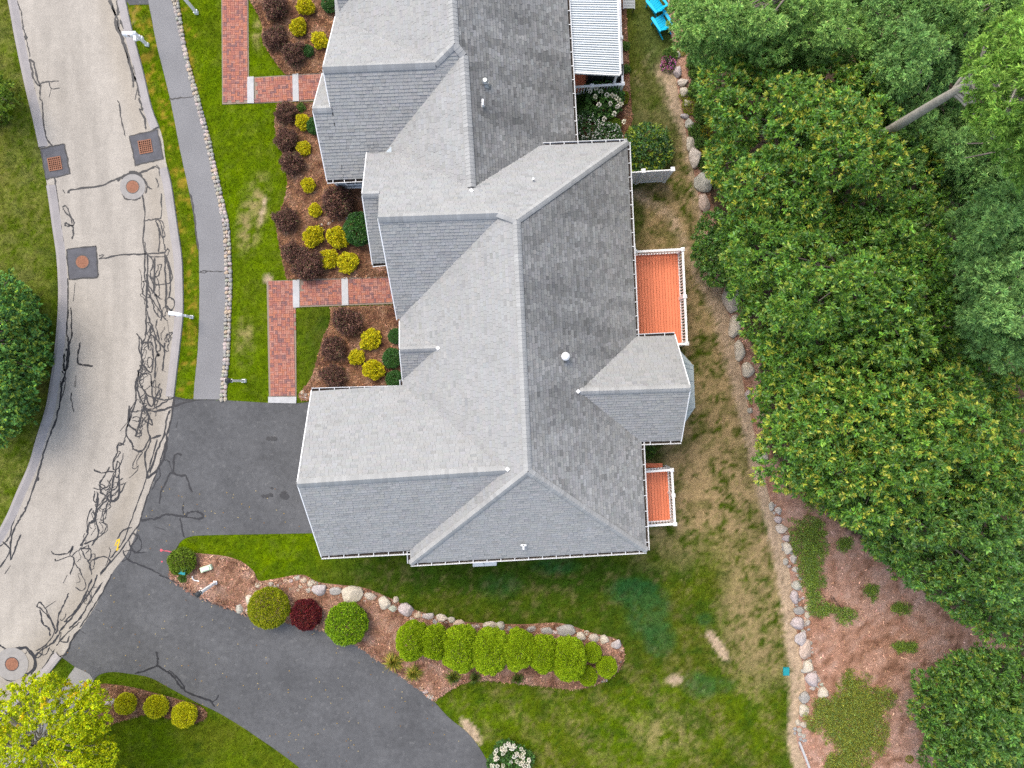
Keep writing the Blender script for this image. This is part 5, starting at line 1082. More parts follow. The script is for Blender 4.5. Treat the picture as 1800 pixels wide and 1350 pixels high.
def blobby(rg, n, r, h, lump, zmin=-.25):
    d = unit(rg.normal(0, 1, (int(n * 1.9), 3))); d = d[d[:, 2] > zmin][:n]; ph = rg.uniform(0, 6, 6); k = lump[1]
    rad = 1 + lump[0] * (np.sin(k * d[:, 0] + ph[0]) * np.cos(k * d[:, 1] + ph[1]) + .7 * np.sin(k * 1.7 * d[:, 1] + ph[2]) * np.cos(k * 1.5 * d[:, 2] + ph[3]))
    if len(lump) > 2:                     # rounded sub-clumps with creases between them
        lc = unit(rg.normal(0, 1, (lump[2], 3))); q = np.sort(np.arccos(np.clip(d @ lc.T, -1, 1)), 1); w_ = 2.0 / math.sqrt(lump[2])
        rad = rad + lump[3] * (np.sqrt(np.clip(1 - (q[:, 0] / w_) ** 2, 0, 1)) - .75) - lump[3] * .5 * np.clip(1 - (q[:, 1] - q[:, 0]) / (.25 * w_), 0, 1)
    return d, d * np.array((r, r, h / 2)) * rad[:, None] + np.array((0, 0, h * .47))
SHRUBS = {}
def shrub_mesh(key, seed):
    rg = np.random.default_rng(seed); k = SPEC[key]
    d, p = blobby(rg, k['n'], k['r'], k['h'], k['lump']); p = p * (1 - k.get('deep', .22) * rg.random((len(p), 1)) ** 2)
    p[:, 2] = np.maximum(p[:, 2], .03)
    V, C = tufts(p, d, k['per'], k['L'], k['W'], k['cols'], k['w'], rg, k.get('spread', .9), k.get('jit', .02), k.get('tip'), k.get('tipf', 0), k.get('flat', .6), k.get('tv', .22))
    me = bulk_mesh('foliage', V, C, M[k.get('mat', 'leaf')])
    st = MB()
    for i in range(9):
        a = R.uniform(0, 6.28); e = Vector((math.cos(a) * k['r'] * .7, math.sin(a) * k['r'] * .7, k['h'] * R.uniform(.5, .8))); st.tube([Vector((0, 0, 0)), e * .5 + Vector((0, 0, .05)), e], [.025, .016, .006], 5)
    return me, st.mesh('stem', M['twig'])
SPEC = {
 'golden': dict(n=640, per=8, r=.45, h=.62, lump=(.06, 4, 26, .22), L=0.07, W=0.048, cols=[(.62, .52, .010), (.50, .48, .012), (.70, .56, .012), (.28, .32, .012)], w=[4, 3, 2, 1], deep=0.18, spread=.8, tv=0.25),
 'barberry': dict(n=900, per=8, r=.55, h=.75, lump=(.12, 4, 24, .30), L=0.06, W=0.036, cols=[(.125, .060, .046), (.19, .095, .068), (.08, .042, .038), (.085, .10, .034), (.27, .15, .10)], w=[4, 3, 3, 1.2, 1.2], deep=0.35, spread=1.0, jit=.04, tv=0.4),
 'globe': dict(n=2600, per=7, r=.95, h=1.35, lump=(.02, 6, 110, .06), L=0.08, W=0.042, cols=[(.20, .34, .008), (.14, .27, .008), (.27, .40, .01), (.07, .14, .008)], w=[4, 3, 2, 1], deep=.12, spread=.75),
 'olive': dict(n=3400, per=7, r=.95, h=1.4, lump=(.02, 6, 140, .05), L=0.065, W=0.032, cols=[(.25, .29, .006), (.31, .32, .008), (.17, .22, .008), (.38, .36, .01)], w=[4, 3, 3, 1], deep=0.06, spread=.7),
 'burgundy': dict(n=1600, per=7, r=.72, h=1.0, lump=(.04, 6, 50, .10), L=0.07, W=0.044, cols=[(.12, .012, .018), (.17, .02, .022), (.07, .012, .016), (.20, .05, .02)], w=[4, 3, 3, 1], deep=.15, spread=.85),
 'yellow_globe': dict(n=1300, per=8, r=.5, h=.75, lump=(.02, 6, 60, .06), L=0.06, W=0.036, cols=[(.52, .49, .006), (.42, .45, .008), (.62, .54, .008), (.26, .30, .008)], w=[4, 3, 2, 1], deep=0.06, spread=.65),
 'box': dict(n=1900, per=7, r=.72, h=.95, lump=(.04, 5, 60, .10), L=0.06, W=0.042, cols=[(0.034, 0.115, 0.021), (0.052, 0.149, 0.025), (0.075, 0.190, 0.028)], w=[4, 3, 1.5], deep=0.08, mat='glossy_leaf'),
 'arb': dict(n=8500, per=6, r=.72, h=2.5, lump=(.04, 4, 120, .12), L=0.038, W=0.036, cols=[(.30, .43, .008), (.25, .39, .008), (.36, .48, .012), (.18, .29, .010)], w=[4, 3, 2, 1.3], deep=0.02, spread=0.38, flat=1.2),
 'round_green': dict(n=1300, per=7, r=.66, h=.8, lump=(.06, 5), L=.07, W=0.038, cols=[(.12, .20, .014), (.17, .25, .018), (.08, .13, .01)], w=[3, 3, 2], deep=.2),
 'perennial': dict(n=230, per=8, r=.35, h=.35, lump=(.15, 4), L=.09, W=.04, cols=[(0.102, 0.192, 0.036), (0.156, 0.252, 0.036), (0.072, 0.144, 0.036)], w=[3, 2, 2], deep=.4),
 'cushion': dict(n=420, per=7, r=.6, h=.35, lump=(.08, 4), L=.06, W=.025, cols=[(.23, .28, .01), (.16, .22, .01), (.3, .33, .015)], w=[3, 2, 1], deep=.2),
 'rhodo': dict(n=560, per=9, r=1.1, h=1.3, lump=(.1, 4), L=.17, W=.06, cols=[(0.039, 0.111, 0.029), (0.058, 0.143, 0.034), (0.085, 0.182, 0.034)], w=[3, 3, 1], deep=.35, tip=[(.20, .30, .02), (.27, .34, .03)], tipf=.42, mat='glossy_leaf', jit=.05),
 'whitebush': dict(n=620, per=8, r=.75, h=.9, lump=(.1, 4), L=.075, W=.045, cols=[(0.050, 0.125, 0.035), (0.075, 0.175, 0.044), (0.037, 0.094, 0.035)], w=[3, 2, 2], deep=.3, tip=[(.75, .76, .70)], tipf=.34),
 'hydrangea': dict(n=480, per=8, r=.95, h=1.15, lump=(.1, 4), L=.14, W=.085, cols=[(0.069, 0.163, 0.035), (0.100, 0.213, 0.044), (0.050, 0.125, 0.035)], w=[3, 2, 2], deep=.3),
 'pinkflower': dict(n=160, per=8, r=.42, h=.4, lump=(.15, 4), L=.06, W=.045, cols=[(.04, .09, .025), (.06, .12, .03)], w=[1, 1], deep=.3, tip=[(.60, .10, .36), (.42, .08, .45), (.62, .12, .2), (.7, .3, .5)], tipf=.75),
 'goldflower': dict(n=130, per=7, r=.36, h=.4, lump=(.15, 4), L=.07, W=.035, cols=[(.07, .12, .02), (.1, .15, .02)], w=[1, 1], deep=.3, tip=[(.50, .36, .01)], tipf=.8),
}
VAR = {}
def shrub(name, key, x, y, rpx, label, cat='shrub', group=None, hs=1.0, rx=1.0, zb=0.03, variants=3):
    """Shrub whose foliage is rpx photo pixels in radius, standing at (x, y)."""
    k = SPEC[key]; vi = VAR.setdefault(key, [[], 0]); j = vi[1] % variants; vi[1] += 1
    r = rpx * H / F; zc = k['h'] * .5 * hs * (r / k['r']); p = P(x, y, zc * .7)
    t = thing(name, (p.x, p.y, zb), label, cat, group)
    if j >= len(vi[0]): vi[0].append(shrub_mesh(key, 100 + len(VAR) * 17 + j))
    fo, st = vi[0][j]
    for nm, me in (('foliage', fo), ('stem', st)): new_obj(nm, me, t, world=False)
    s = r / k['r']; t.scale = (s * rx, s / rx, s * hs); t.rotation_euler = (0, 0, R.uniform(0, 6.28)); return t
G1 = 'dark barberry shrubs in the front beds'; G2 = 'golden shrubs in the front beds'
for x, y, r, lb in [(485, 14, 23, 'dark brown-red shrub at the top of the uppermost front bed'), (484, 67, 20, 'dark brown-red shrub at the left edge of the uppermost bed'), (518, 96, 20, 'dark brown-red shrub just above the upper brick path'), (504, 199, 19, 'dark brown-red shrub just below the upper brick path'), (504, 247, 20, 'dark brown-red shrub second below the upper brick path'), (515, 287, 21, 'dark brown-red shrub third below the upper brick path'), (595, 356, 27, 'large dark brown-red shrub in the corner between the houses'), (504, 387, 21, 'dark brown-red shrub alone at bed edge level with white stones'), (518, 445, 21, 'smaller dark shrub pressed against a larger one above lower path'), (543, 467, 27, 'large dark brown-red shrub right above the lower brick path'), (610, 565, 25, 'dark grey-brown shrub right below the lower brick path'), (587, 612, 21, 'dark brown shrub in the middle of the lowest front bed'), (587, 661, 21, 'dark brown shrub nearest the garage gutter')]:
    shrub('barberry_shrub', 'barberry', x, y, r * .93, lb, group=G1, rx=R.uniform(.92, 1.09), variants=5)
for x, y, r, lb in [(538, 13, 14, 'yellow shrub at the top of the uppermost front bed'), (526, 49, 14, 'yellow shrub in the middle of the uppermost front bed'), (563, 72, 14, 'yellow shrub nearest the roof in the uppermost bed'), (533, 216, 13, 'yellow shrub first below the upper brick path'), (534, 261, 12, 'yellow shrub second below the upper brick path'), (543, 326, 12, 'yellow shrub left of the corner between the houses'), (555, 370, 11, 'smallest yellow shrub, above the short white stone row'), (552, 417, 17, 'yellow shrub left below the white stone row'), (596, 417, 18, 'yellow shrub beside the dark green globe'), (578, 455, 16, 'yellow shrub touching the large dark shrub above lower path'), (612, 462, 17, 'yellow shrub just above the path near the entry roof'), (652, 598, 17, 'yellow shrub uppermost in the bed beside the garage'), (628, 628, 13, 'small yellow shrub, middle of the bed beside the garage'), (657, 651, 17, 'yellow shrub lowest in the bed beside the garage')]:
    shrub('golden_shrub', 'golden', x, y, r, lb, group=G2, rx=R.uniform(.90, 1.1), hs=R.uniform(.85, 1.2), variants=5)
shrub('green_shrub', 'perennial', 530, 190, 7, 'tiny bright green plant beside the upper brick path', 'plant')
shrub('green_shrub', 'box', 581, 9, 15, 'dark green shrub at the top edge beside the roof'); shrub('green_shrub', 'box', 541, 91, 11, 'little green shrub touching a dark brown one above upper path'); shrub('green_shrub', 'box', 553, 222, 14, 'dark green shrub half under the upper entry roof'); shrub('green_shrub', 'box', 634, 404, 28, 'large dark green globe against the entry roof edge', hs=1.05); shrub('green_shrub', 'box', 696, 591, 13, 'small green shrub under the eave below the lower path'); shrub('green_shrub', 'box', 690, 630, 17, 'middle green shrub under the eave beside the little gable'); shrub('green_shrub', 'box', 694, 666, 15, 'green shrub under the eave nearest the garage gutter')
shrub('globe_shrub', 'olive', 475, 1066, 34, 'big olive green globe shrub at the left end of island'); shrub('burgundy_shrub', 'burgundy', 540, 1079, 26, 'round burgundy shrub between two green globes'); shrub('globe_shrub', 'globe', 611, 1094, 35, 'big bright green globe shrub at the driveway edge')
shrub('round_shrub', 'round_green', 322, 986, 23, 'round green shrub at the island tip above the teal box'); shrub('round_shrub', 'perennial', 322, 1016, 7, 'tiny green plant below the teal box', 'plant')
for x, y, r, lb in [(223, 1235, 17, 'lime yellow globe shrub beside the white stones'), (277, 1240, 19, 'yellow globe shrub, middle one of the corner bed'), (326, 1254, 20, 'brightest yellow globe shrub at the corner bed tip')]: shrub('globe_shrub', 'yellow_globe', x, y, r, lb, group='golden globes in the corner bed')
for x, y, w, y0, y1, lb in [(727, 1123, 48, 1088, 1161, 'leftmost tall green shrub of the clipped island hedge'), (766, 1133, 42, 1094, 1169, 'narrow clipped green shrub, second from the hedge left end'), (810, 1136, 58, 1097, 1174, 'broad clipped green shrub, third from the hedge left end'), (863, 1143, 57, 1102, 1182, 'clipped green shrub in the middle of the hedge row'), (912, 1141, 50, 1102, 1181, 'clipped green shrub just right of the hedge middle'), (953, 1147, 46, 1111, 1184, 'narrow clipped green shrub, second from the hedge right end'), (998, 1151, 53, 1116, 1190, 'rightmost tall clipped green shrub of the hedge row')]:
    k = SPEC['arb']; r = w / 2 * H / F * 1.08; hh = 2.2; cx = x; cyb = y0 + w * .46
    p = P(cx + (900 - cx) * .03, cyb - 2, .0); key = 'arb'; vi = VAR.setdefault(key, [[], 0])
    if len(vi[0]) < 3: vi[0].append(shrub_mesh(key, 300 + len(vi[0])))
    t = thing('hedge_shrub', (p.x, p.y, .05), lb, 'shrub', 'tall clipped shrubs of the island hedge'); vi[1] += 1
    fo, st = vi[0][vi[1] % len(vi[0])]
    for nm, me in (('foliage', fo), ('stem', st)): new_obj(nm, me, t, world=False)
    t.scale = (r / k['r'], r / k['r'] * 1.18, 1.0 + R.uniform(-.12, .10)); t.rotation_euler = (0, 0, R.uniform(-.3, .3) + (math.pi if R.random() < .5 else 0))
for x, y, r, lb in [(1040, 1147, 15.5, 'small clipped shrub right after the tall hedge'), (1065, 1171, 17, 'small clipped shrub at the far right tip of island'), (1032, 1187, 16, 'small clipped shrub at the lower edge near hedge end')]:
    t = shrub('hedge_shrub', 'arb', x, y - 3, r, lb, group='small clipped shrubs at the island tip', hs=.85)

def blades(name, x, y, rpx, n, L, wd, cols, label, cat, zb=.05, droop=.5, up=1.0):
    rg = np.random.default_rng(int(x * 7 + y)); p = P(x, y); t = thing(name, (p.x, p.y, zb), label, cat); a = rg.uniform(0, 6.283, n); r = rpx * H / F
    lean = rg.uniform(.15, 1.0, n); q = []
    hd = np.stack([np.cos(a), np.sin(a), np.zeros(n)], 1); sd_ = np.stack([-np.sin(a), np.cos(a), np.zeros(n)], 1); ww = (rg.uniform(.6, 1.2, n) * wd)[:, None]
    b0 = hd * (rg.uniform(0, .18, n) * r)[:, None]; reach = (lean * r * rg.uniform(.75, 1.1, n))[:, None]; hz = (L * (1.15 - lean * .6) * up)[:, None] * np.array((0, 0, 1.0))
    m1 = b0 + hd * reach * .5 + hz * .85; m2 = b0 + hd * reach + hz * (1 - droop)
    V = np.concatenate([np.stack([b0 - sd_ * ww, b0 + sd_ * ww, m1 + sd_ * ww, m1 - sd_ * ww], 1), np.stack([m1 - sd_ * ww, m1 + sd_ * ww, m2 + sd_ * ww * .2, m2 - sd_ * ww * .2], 1)])
    C = pick(rg, cols, [1] * len(cols), n) * rg.lognormal(0, .22, (n, 1)); new_obj('blades', bulk_mesh('blades', V, np.concatenate([C, C]), M['leaf']), t, world=False); return t
YG = [(.30, .27, .03), (.22, .24, .02), (.40, .30, .06), (.14, .19, .02)]; DG = [(.06, .11, .02), (.09, .14, .02), (.14, .17, .03)]
blades('daylily', 693, 1160, 21, 260, .45, .016, YG, 'yellowing lily clump at the left end of hedge', 'plant'); blades('daylily', 728, 1180, 18, 220, .42, .016, YG[1:], 'green-yellow lily clump under the first hedge shrub', 'plant'); blades('daylily', 797, 1187, 16, 200, .4, .015, DG + YG[1:2], 'dark green lily clump at the lawn corner of island', 'plant'); blades('daylily', 835, 1188, 13, 150, .4, .014, DG, 'small dark lily clump under the hedge middle', 'plant'); blades('daylily', 909, 1189, 14, 160, .4, .014, DG, 'dark green lily clump at the lower hedge edge on the right', 'plant')
blades('ornamental_grass', 1024, 186, 30, 520, .9, .012, [(.03, .075, .015), (.05, .11, .02), (.08, .15, .02)], 'fountain of dark green ornamental grass beside the upper gutter', 'plant', up=.9)
def panicles(t, pts, sc=1.0, L=.26):
    rg = np.random.default_rng(len(pts)); V = []; C = []
    for (x, y, z) in pts:
        n = 60; d = unit(rg.normal(0, 1, (n, 3)) + (0, 0, .4)); b = np.array((x, y, z)) + d * np.array((.09, .09, .12)) * sc * rg.uniform(.5, 1, (n, 1)); v = kites(b, d, np.full(n, .05 * sc), np.full(n, .05 * sc), rg, 1.0); V.append(v); C.append(np.tile(np.array((.80, .78, .70)), (n, 1)) * rg.lognormal(0, .08, (n, 1)) * np.array((1, rg.uniform(.93, 1), rg.uniform(.85, 1))))
    new_obj('blossoms', bulk_mesh('blossoms', np.concatenate(V), np.concatenate(C), M['flower']), t)
hy = shrub('hydrangea', 'hydrangea', 1060, 176, 33, 'hydrangea with white cone blooms below the patio deck railing')
panicles(hy, [tuple(P(x, y, 1.15)) for x, y in [(1056, 161), (1048, 155), (1037, 160), (1076, 168), (1067, 167), (1073, 182), (1053, 184), (1087, 176), (1092, 183), (1086, 187), (1080, 200), (1062, 209), (1046, 170), (1097, 214), (1083, 171)]])
shrub('white_flower_bush', 'whitebush', 1031, 226, 27, 'bush dotted with tiny white flowers beside the upper gutter'); shrub('white_flower_bush', 'whitebush', 1068, 240, 24, 'lower bush of tiny white flowers above the house corner'); shrub('lime_shrub', 'cushion', 1092, 172, 13, 'yellow-green shrub at the patio deck corner', hs=1.6); shrub('lime_shrub', 'round_green', 1078, 221, 13, 'light green shrub between hydrangea and white flowers'); shrub('rhododendron', 'rhodo', 1136, 264, 40, 'large dark leafy rhododendron above the white fence')
hy = shrub('hydrangea', 'hydrangea', 897, 1338, 36, 'white blooming hydrangea cut by the bottom edge of photo', hs=.8)
rp = random.Random(5); panicles(hy, [tuple(P(895 + 36 * math.sqrt(rp.random()) * math.cos(a), 1342 + 36 * math.sqrt(rp.random()) * math.sin(a), .95)) for a in [rp.uniform(0, 6.28) for _ in range(60)]], .85)
shrub('flower_clump', 'pinkflower', 1174, 112, 13, 'clump of pink and purple flowers by the grey boulders', 'flowers'); shrub('flower_clump', 'perennial', 1178, 96, 11, 'dark green leafy clump above the pink flowers', 'plant')
for x, y, r, key, lb in [(1213, 188, 15, 'cushion', 'bright yellow-green cushion plant between grey boulders'), (1204, 168, 10, 'cushion', 'small yellow-green cushion on the round grey boulder'), (1198, 88, 11, 'cushion', 'yellow-green cushion plant by the highest small boulder'), (1240, 231, 11, 'goldflower', 'upper clump of golden flowers beside the boulders'), (1240, 267, 10, 'goldflower', 'lower clump of golden flowers beside the boulders'), (1223, 110, 15, 'perennial', 'green perennial clump right of the pink flowers'), (1226, 130, 13, 'perennial', 'silver green clump right of the grey boulder'), (1228, 160, 16, 'perennial', 'leafy green clump right of the round boulder'), (1238, 200, 17, 'perennial', 'leafy green clump right of the cushion plant'), (1222, 230, 12, 'perennial', 'leafy green clump between boulder and golden flowers'), (1232, 250, 12, 'perennial', 'grey-green spiky clump between the golden flowers'), (1220, 118, 10, 'cushion', 'yellow-green sprawling clump above the grey boulder'), (1243, 125, 16, 'cushion', 'taller yellow-green clump at the pine edge'), (1238, 288, 12, 'perennial', 'grey-green clump beside the large tan boulder'), (1250, 310, 13, 'perennial', 'green clump above the largest pale boulder'), (1099, 82, 7, 'perennial', 'green plant beside the patio deck rail, upper one'), (1100, 122, 7, 'perennial', 'green plant beside the patio deck rail, lower one'), (1598, 1334, 7, 'cushion', 'small lime plant in the mulch at the bottom edge'), (1643, 1310, 16, 'cushion', 'yellow-green shrub tucked under the corner oak'), (1138, 793, 12, 'perennial', 'dark weed in the corner below the rear gable')]:
    shrub('garden_plant', key, x, y, r, lb, 'plant')
def ground_cover(name, polys, n, label, cols):
    rg = np.random.default_rng(n); q = np.array([P(*p).to_tuple()[:2] for p in c(polys, True, 4)]); lo = q.min(0); hi = q.max(0); X = rg.uniform(lo[0], hi[0], n * 3); Y = rg.uniform(lo[1], hi[1], n * 3); k = inside(q, X, Y)
    ed_ = np.full(len(X), 9.0); qq = np.vstack([q, q[:1]])
    for (x0, y0), (x1, y1) in zip(qq, qq[1:]):
        tt = np.clip(((X - x0) * (x1 - x0) + (Y - y0) * (y1 - y0)) / ((x1 - x0) ** 2 + (y1 - y0) ** 2 + 1e-9), 0, 1); ed_ = np.minimum(ed_, np.hypot(X - x0 - tt * (x1 - x0), Y - y0 - tt * (y1 - y0)))
    k &= .6 * fbm(X * 2.2, Y * 2.2, 15) + .4 * rg.random(len(X)) > .66 - .36 * np.clip(ed_ / min(1.1, ed_[k].max() * .8), 0, 1); X = X[k][:n]; Y = Y[k][:n]
    cen = q.mean(0); t = thing(name, (cen[0], cen[1], .05), label, 'ground cover'); hh = .1 + .16 * fbm(X * 1.4, Y * 1.4, 2); nn = unit(np.stack([rg.normal(0, .5, len(X)), rg.normal(0, .5, len(X)), np.ones(len(X))], 1))
    V, C = tufts(np.stack([X, Y, hh], 1), nn, 7, .085, .022, cols, [1] * len(cols), rg, 1.1, .03, tv=.28); new_obj('foliage', bulk_mesh('foliage', V, C, M['leaf']), t)
    b = MB()
    for i in range(0, min(len(X), 160), 4): b.tube([(cen[0] + (X[i] - cen[0]) * .6, cen[1] + (Y[i] - cen[1]) * .6, .06), (X[i], Y[i], hh[i])], [.012, .005], 4)
    new_obj('runners', b.mesh('runners', M['twig']), t)['kind'] = 'stuff'
JC = [(.20, .30, .03), (.26, .35, .045), (.14, .23, .04), (.19, .29, .09)]; JC2 = [(.25, .27, .03), (.19, .24, .03), (.30, .31, .05), (.17, .28, .08)]
ground_cover('juniper', [(1380, 917), (1405, 910), (1440, 898), (1455, 935), (1450, 1000), (1458, 1058), (1505, 1070), (1490, 1100), (1455, 1085), (1425, 1082), (1405, 1052), (1398, 1000)], 4600, 'spreading green juniper mat right of the upper small boulders', JC)
ground_cover('juniper', [(1480, 1175), (1520, 1180), (1560, 1205), (1585, 1240), (1558, 1262), (1567, 1300), (1562, 1322), (1525, 1350), (1525, 1400), (1430, 1400), (1440, 1350), (1446, 1300), (1415, 1275), (1408, 1255), (1428, 1222), (1460, 1212)], 8500, 'wide spreading juniper mat at the lower right mulch', JC2)
for x, y, r, lb in [(1530, 1040, 15, 'small juniper patch nearest the oaks in the mulch'), (1583, 1067, 17, 'small juniper patch in the open mulch, right one'), (1577, 1133, 12, 'thin juniper tuft in the middle of the mulch'), (1596, 1136, 13, 'dark juniper tuft right of the thin one'), (1485, 955, 18, 'loose green patch at the edge of the oak shade'), (1425, 880, 18, 'creeping green patch between boulders and oak')]: ground_cover('juniper', [(x + r * math.cos(a) * R.uniform(.7, 1.2), y + r * math.sin(a) * R.uniform(.7, 1.2)) for a in [i * .785 for i in range(8)]], 230, lb, JC)

# ---- trees
def edge_dist(poly, x, y):
    d = 1e9
    for (x0, y0), (x1, y1) in zip(poly, poly[1:] + poly[:1]):
        t = max(0, min(1, ((x - x0) * (x1 - x0) + (y - y0) * (y1 - y0)) / ((x1 - x0) ** 2 + (y1 - y0) ** 2 + 1e-9))); d = min(d, math.hypot(x - x0 - t * (x1 - x0), y - y0 - t * (y1 - y0)))
    return d
def tree(name, label, poly, z0, z1, space, lr, leafspec, seed, base=None, trunk_r=.2, bark='bark', gaps=0.0, group=None, skirt=True, cat='tree', bare=0):
    """Trunk, limbs to every lobe and a crown of leaf rosettes. poly: the crown's outline as the photograph shows it; z0/z1: lower and upper height."""
    rg = np.random.default_rng(seed); rr = random.Random(seed); pa = np.array(poly, float); lo, hi = pa.min(0), pa.max(0); md = 0; lobes = []; tries = 0
    mdist = max(edge_dist(poly, x, y) for x in np.linspace(lo[0], hi[0], 14) for y in np.linspace(lo[1], hi[1], 14) if inside(pa, np.array([x]), np.array([y]))[0])
    zm = (z0 + z1) / 2; ppm = F / (H - zm); kf = space * .8 / (lr[0] + lr[1]) * .93
    while tries < 5000:
        tries += 1; x = rr.uniform(lo[0], hi[0]); y = rr.uniform(lo[1], hi[1])
        if not inside(pa, np.array([x]), np.array([y]))[0]: continue
        e = edge_dist(poly, x, y) / mdist; r = rr.uniform(*lr) if tries > 700 else rr.uniform((lr[0] + lr[1]) / 2, lr[1])
        r = min(r, edge_dist(poly, x, y) / (ppm * .55))
        if r < lr[0] * .55 or any(math.hypot(x - a, y - b_) < kf * ppm * (r + rb_) for a, b_, _, rb_ in lobes): continue
        z = z0 + (z1 - z0) * min(1, (e * 1.15)) ** .6 + rr.uniform(-1, .6) * (z1 - z0) * .30
        lobes.append((x, y, z, r))
    if gaps: lobes = [l for l in lobes if rr.random() > gaps]
    L3 = [(P(x, y, z), r) for x, y, z, r in lobes]
    cx, cy = pa.mean(0); cw = P(cx, cy, zm)
    if base is None: base = Vector((cw.x * 1.14, cw.y * 1.14, 0))
    if skirt:
        for p, r in list(L3):
            q = p.lerp(Vector((base.x, base.y, p.z)), .12); q.z -= rr.uniform(.9, 1.7); L3.append((q, r * .95))
    t = thing(name, (base.x, base.y, 0), label, cat, group)
    b = MB(); top = Vector((cw.x * .5 + base.x * .5, cw.y * .5 + base.y * .5, z1 - .6)); b.tube([base, base.lerp(top, .35) + Vector((.05, -.04, 0)), base.lerp(top, .7), top], [trunk_r * 1.2, trunk_r, trunk_r * .7, trunk_r * .2], 10); b.obj('trunk', M[bark], t, smooth=True)
    lb = MB()
    for p, r in L3[::2] + L3[1:2]:
        f = min(.96, max(.25, (p.z - rr.uniform(.5, 1.6) * (.5 if 'pine' in name else 1)) / z1)); s = base.lerp(top, f); mid = s.lerp(p, .5) + Vector((rr.uniform(-.15, .15), rr.uniform(-.15, .15), .15)); lb.tube([s, mid, p], [trunk_r * .32, trunk_r * .2, .012], 6, cap=False)
        for _ in range(bare): e = p + Vector((rr.uniform(-.5, .5), rr.uniform(-.5, .5), rr.uniform(-.1, .35))); lb.tube([mid.lerp(p, .3), e], [.02, .006], 4, cap=False)
    lb.obj('limbs', M[bark], t, smooth=True)
    cen = []; nor = []
    for p, r in L3:
        n = max(4, int(2 * math.pi * r * r / leafspec['sp'] ** 2)); d = unit(rg.normal(0, 1, (n * 3, 3))); d = d[d[:, 2] > -.35][:n]; k = 1 + .16 * np.sin(5 * d[:, 0] + rg.uniform(0, 6)) * np.cos(4 * d[:, 1] + rg.uniform(0, 6))
        sc = np.array((1, 1, .8)); cen.append(np.array(p) + d * r * sc * k[:, None] * (1 - .3 * rg.random((len(d), 1)) ** 2)); nor.append(unit(d + (0, 0, .35)))
    cen = np.concatenate(cen); nor = np.concatenate(nor)
    V, C = tufts(cen, nor, leafspec['per'], leafspec['L'], leafspec['W'], leafspec['cols'], leafspec['w'], rg, leafspec.get('spread', .95), leafspec.get('jit', .03), leafspec.get('tip'), leafspec.get('tipf', 0), leafspec.get('flat', .6), leafspec.get('tv', .25))
    pt = leafspec.get('patch')
    if pt:
        m = fbm(V[:, 0, 0] * pt[1], V[:, 0, 1] * pt[1], seed) > pt[2]; C[m] = C[m] * .25 + np.array(pt[0]) * .75 * rg.lognormal(0, .2, (m.sum(), 1))
    new_obj('crown', bulk_mesh('crown', V, C, M[leafspec.get('mat', 'leaf')]), t); print(name, len(L3), len(V)); return t
OAK = dict(sp=.225, per=15, L=.165, W=.062, cols=[(.104, .234, .028), (.138, .280, .030), (.074, .190, .040), (.180, .310, .030)], w=[4, 3, 3, 1.5], tip=[(.40, .44, .05), (.33, .40, .045), (.47, .45, .07)], tipf=.32, mat='glossy_leaf', tv=.25)
OAKG = dict(OAK, tip=[(.26, .37, .05), (.34, .40, .05), (.22, .32, .05)], tipf=.30); OAKD = dict(OAK, cols=[(.088, .205, .034), (.115, .245, .036), (.065, .165, .040), (.150, .275, .036)], tip=[(.24, .31, .035), (.18, .26, .035)], tipf=.25)
PINE = dict(sp=.14, per=24, L=.15, W=.036, cols=[(.27, .45, .11), (.21, .38, .10), (.35, .52, .13), (.14, .28, .08)], w=[4, 3, 2, 2], spread=.8, jit=.02, mat='needle', flat=1.0, tv=.24)
PINEB = dict(PINE, cols=[(.22, .39, .11), (.17, .33, .10), (.29, .47, .13), (.12, .25, .08)]); PINEL = dict(PINE, cols=[(.25, .43, .07), (.20, .37, .065), (.32, .49, .09), (.12, .25, .05)])
GW = 'trees of the wood behind the house'
tree('oak_tree', 'oak with yellow-tipped leaves at upper left of the wood', [(1240, 115), (1320, 108), (1420, 102), (1540, 112), (1615, 200), (1650, 310), (1590, 410), (1420, 430), (1305, 390), (1262, 330), (1252, 270), (1250, 190)], 5.6, 9.4, 1.35, (.7, 1.2), OAK, 41, gaps=.06, group=GW)
tree('oak_tree', 'broad green oak in the middle of the wood edge', [(1262, 350), (1420, 390), (1560, 372), (1700, 330), (1730, 450), (1730, 660), (1560, 690), (1400, 665), (1325, 620), (1312, 555), (1288, 505), (1272, 430)], 5.6, 9.8, 1.4, (.7, 1.25), OAKG, 42, gaps=.04, group=GW)
tree('oak_tree', 'yellow-flecked oak standing above the small deck level', [(1328, 606), (1420, 600), (1600, 600), (1770, 605), (1850, 700), (1850, 860), (1640, 905), (1520, 935), (1445, 890), (1350, 832), (1335, 735)], 5.6, 9.8, 1.35, (.7, 1.2), OAK, 43, gaps=.05, group=GW)
tree('oak_tree', 'dark green oak overhanging the mulch at right', [(1440, 868), (1600, 840), (1850, 810), (1880, 1140), (1765, 1132), (1700, 1085), (1645, 1045), (1545, 975)], 4.8, 8.4, 1.25, (.6, 1.1), OAKD, 44, gaps=.04, group=GW)
tree('oak_tree', 'rounded dark oak in the bottom right corner', [(1618, 1205), (1655, 1170), (1700, 1150), (1800, 1150), (1900, 1190), (1900, 1420), (1655, 1420), (1640, 1300), (1612, 1260)], 3.4, 6.4, 1.15, (.55, 1.0), OAKD, 45, gaps=.02, group=GW)
tree('pine_tree', 'pale green pine overhanging the turquoise chairs', [(1178, -40), (1400, -60), (1500, -40), (1540, 60), (1520, 125), (1400, 118), (1270, 118), (1215, 98), (1180, 60)], 5.0, 9.0, .56, (.26, .46), PINE, 51, gaps=.12, group=GW)
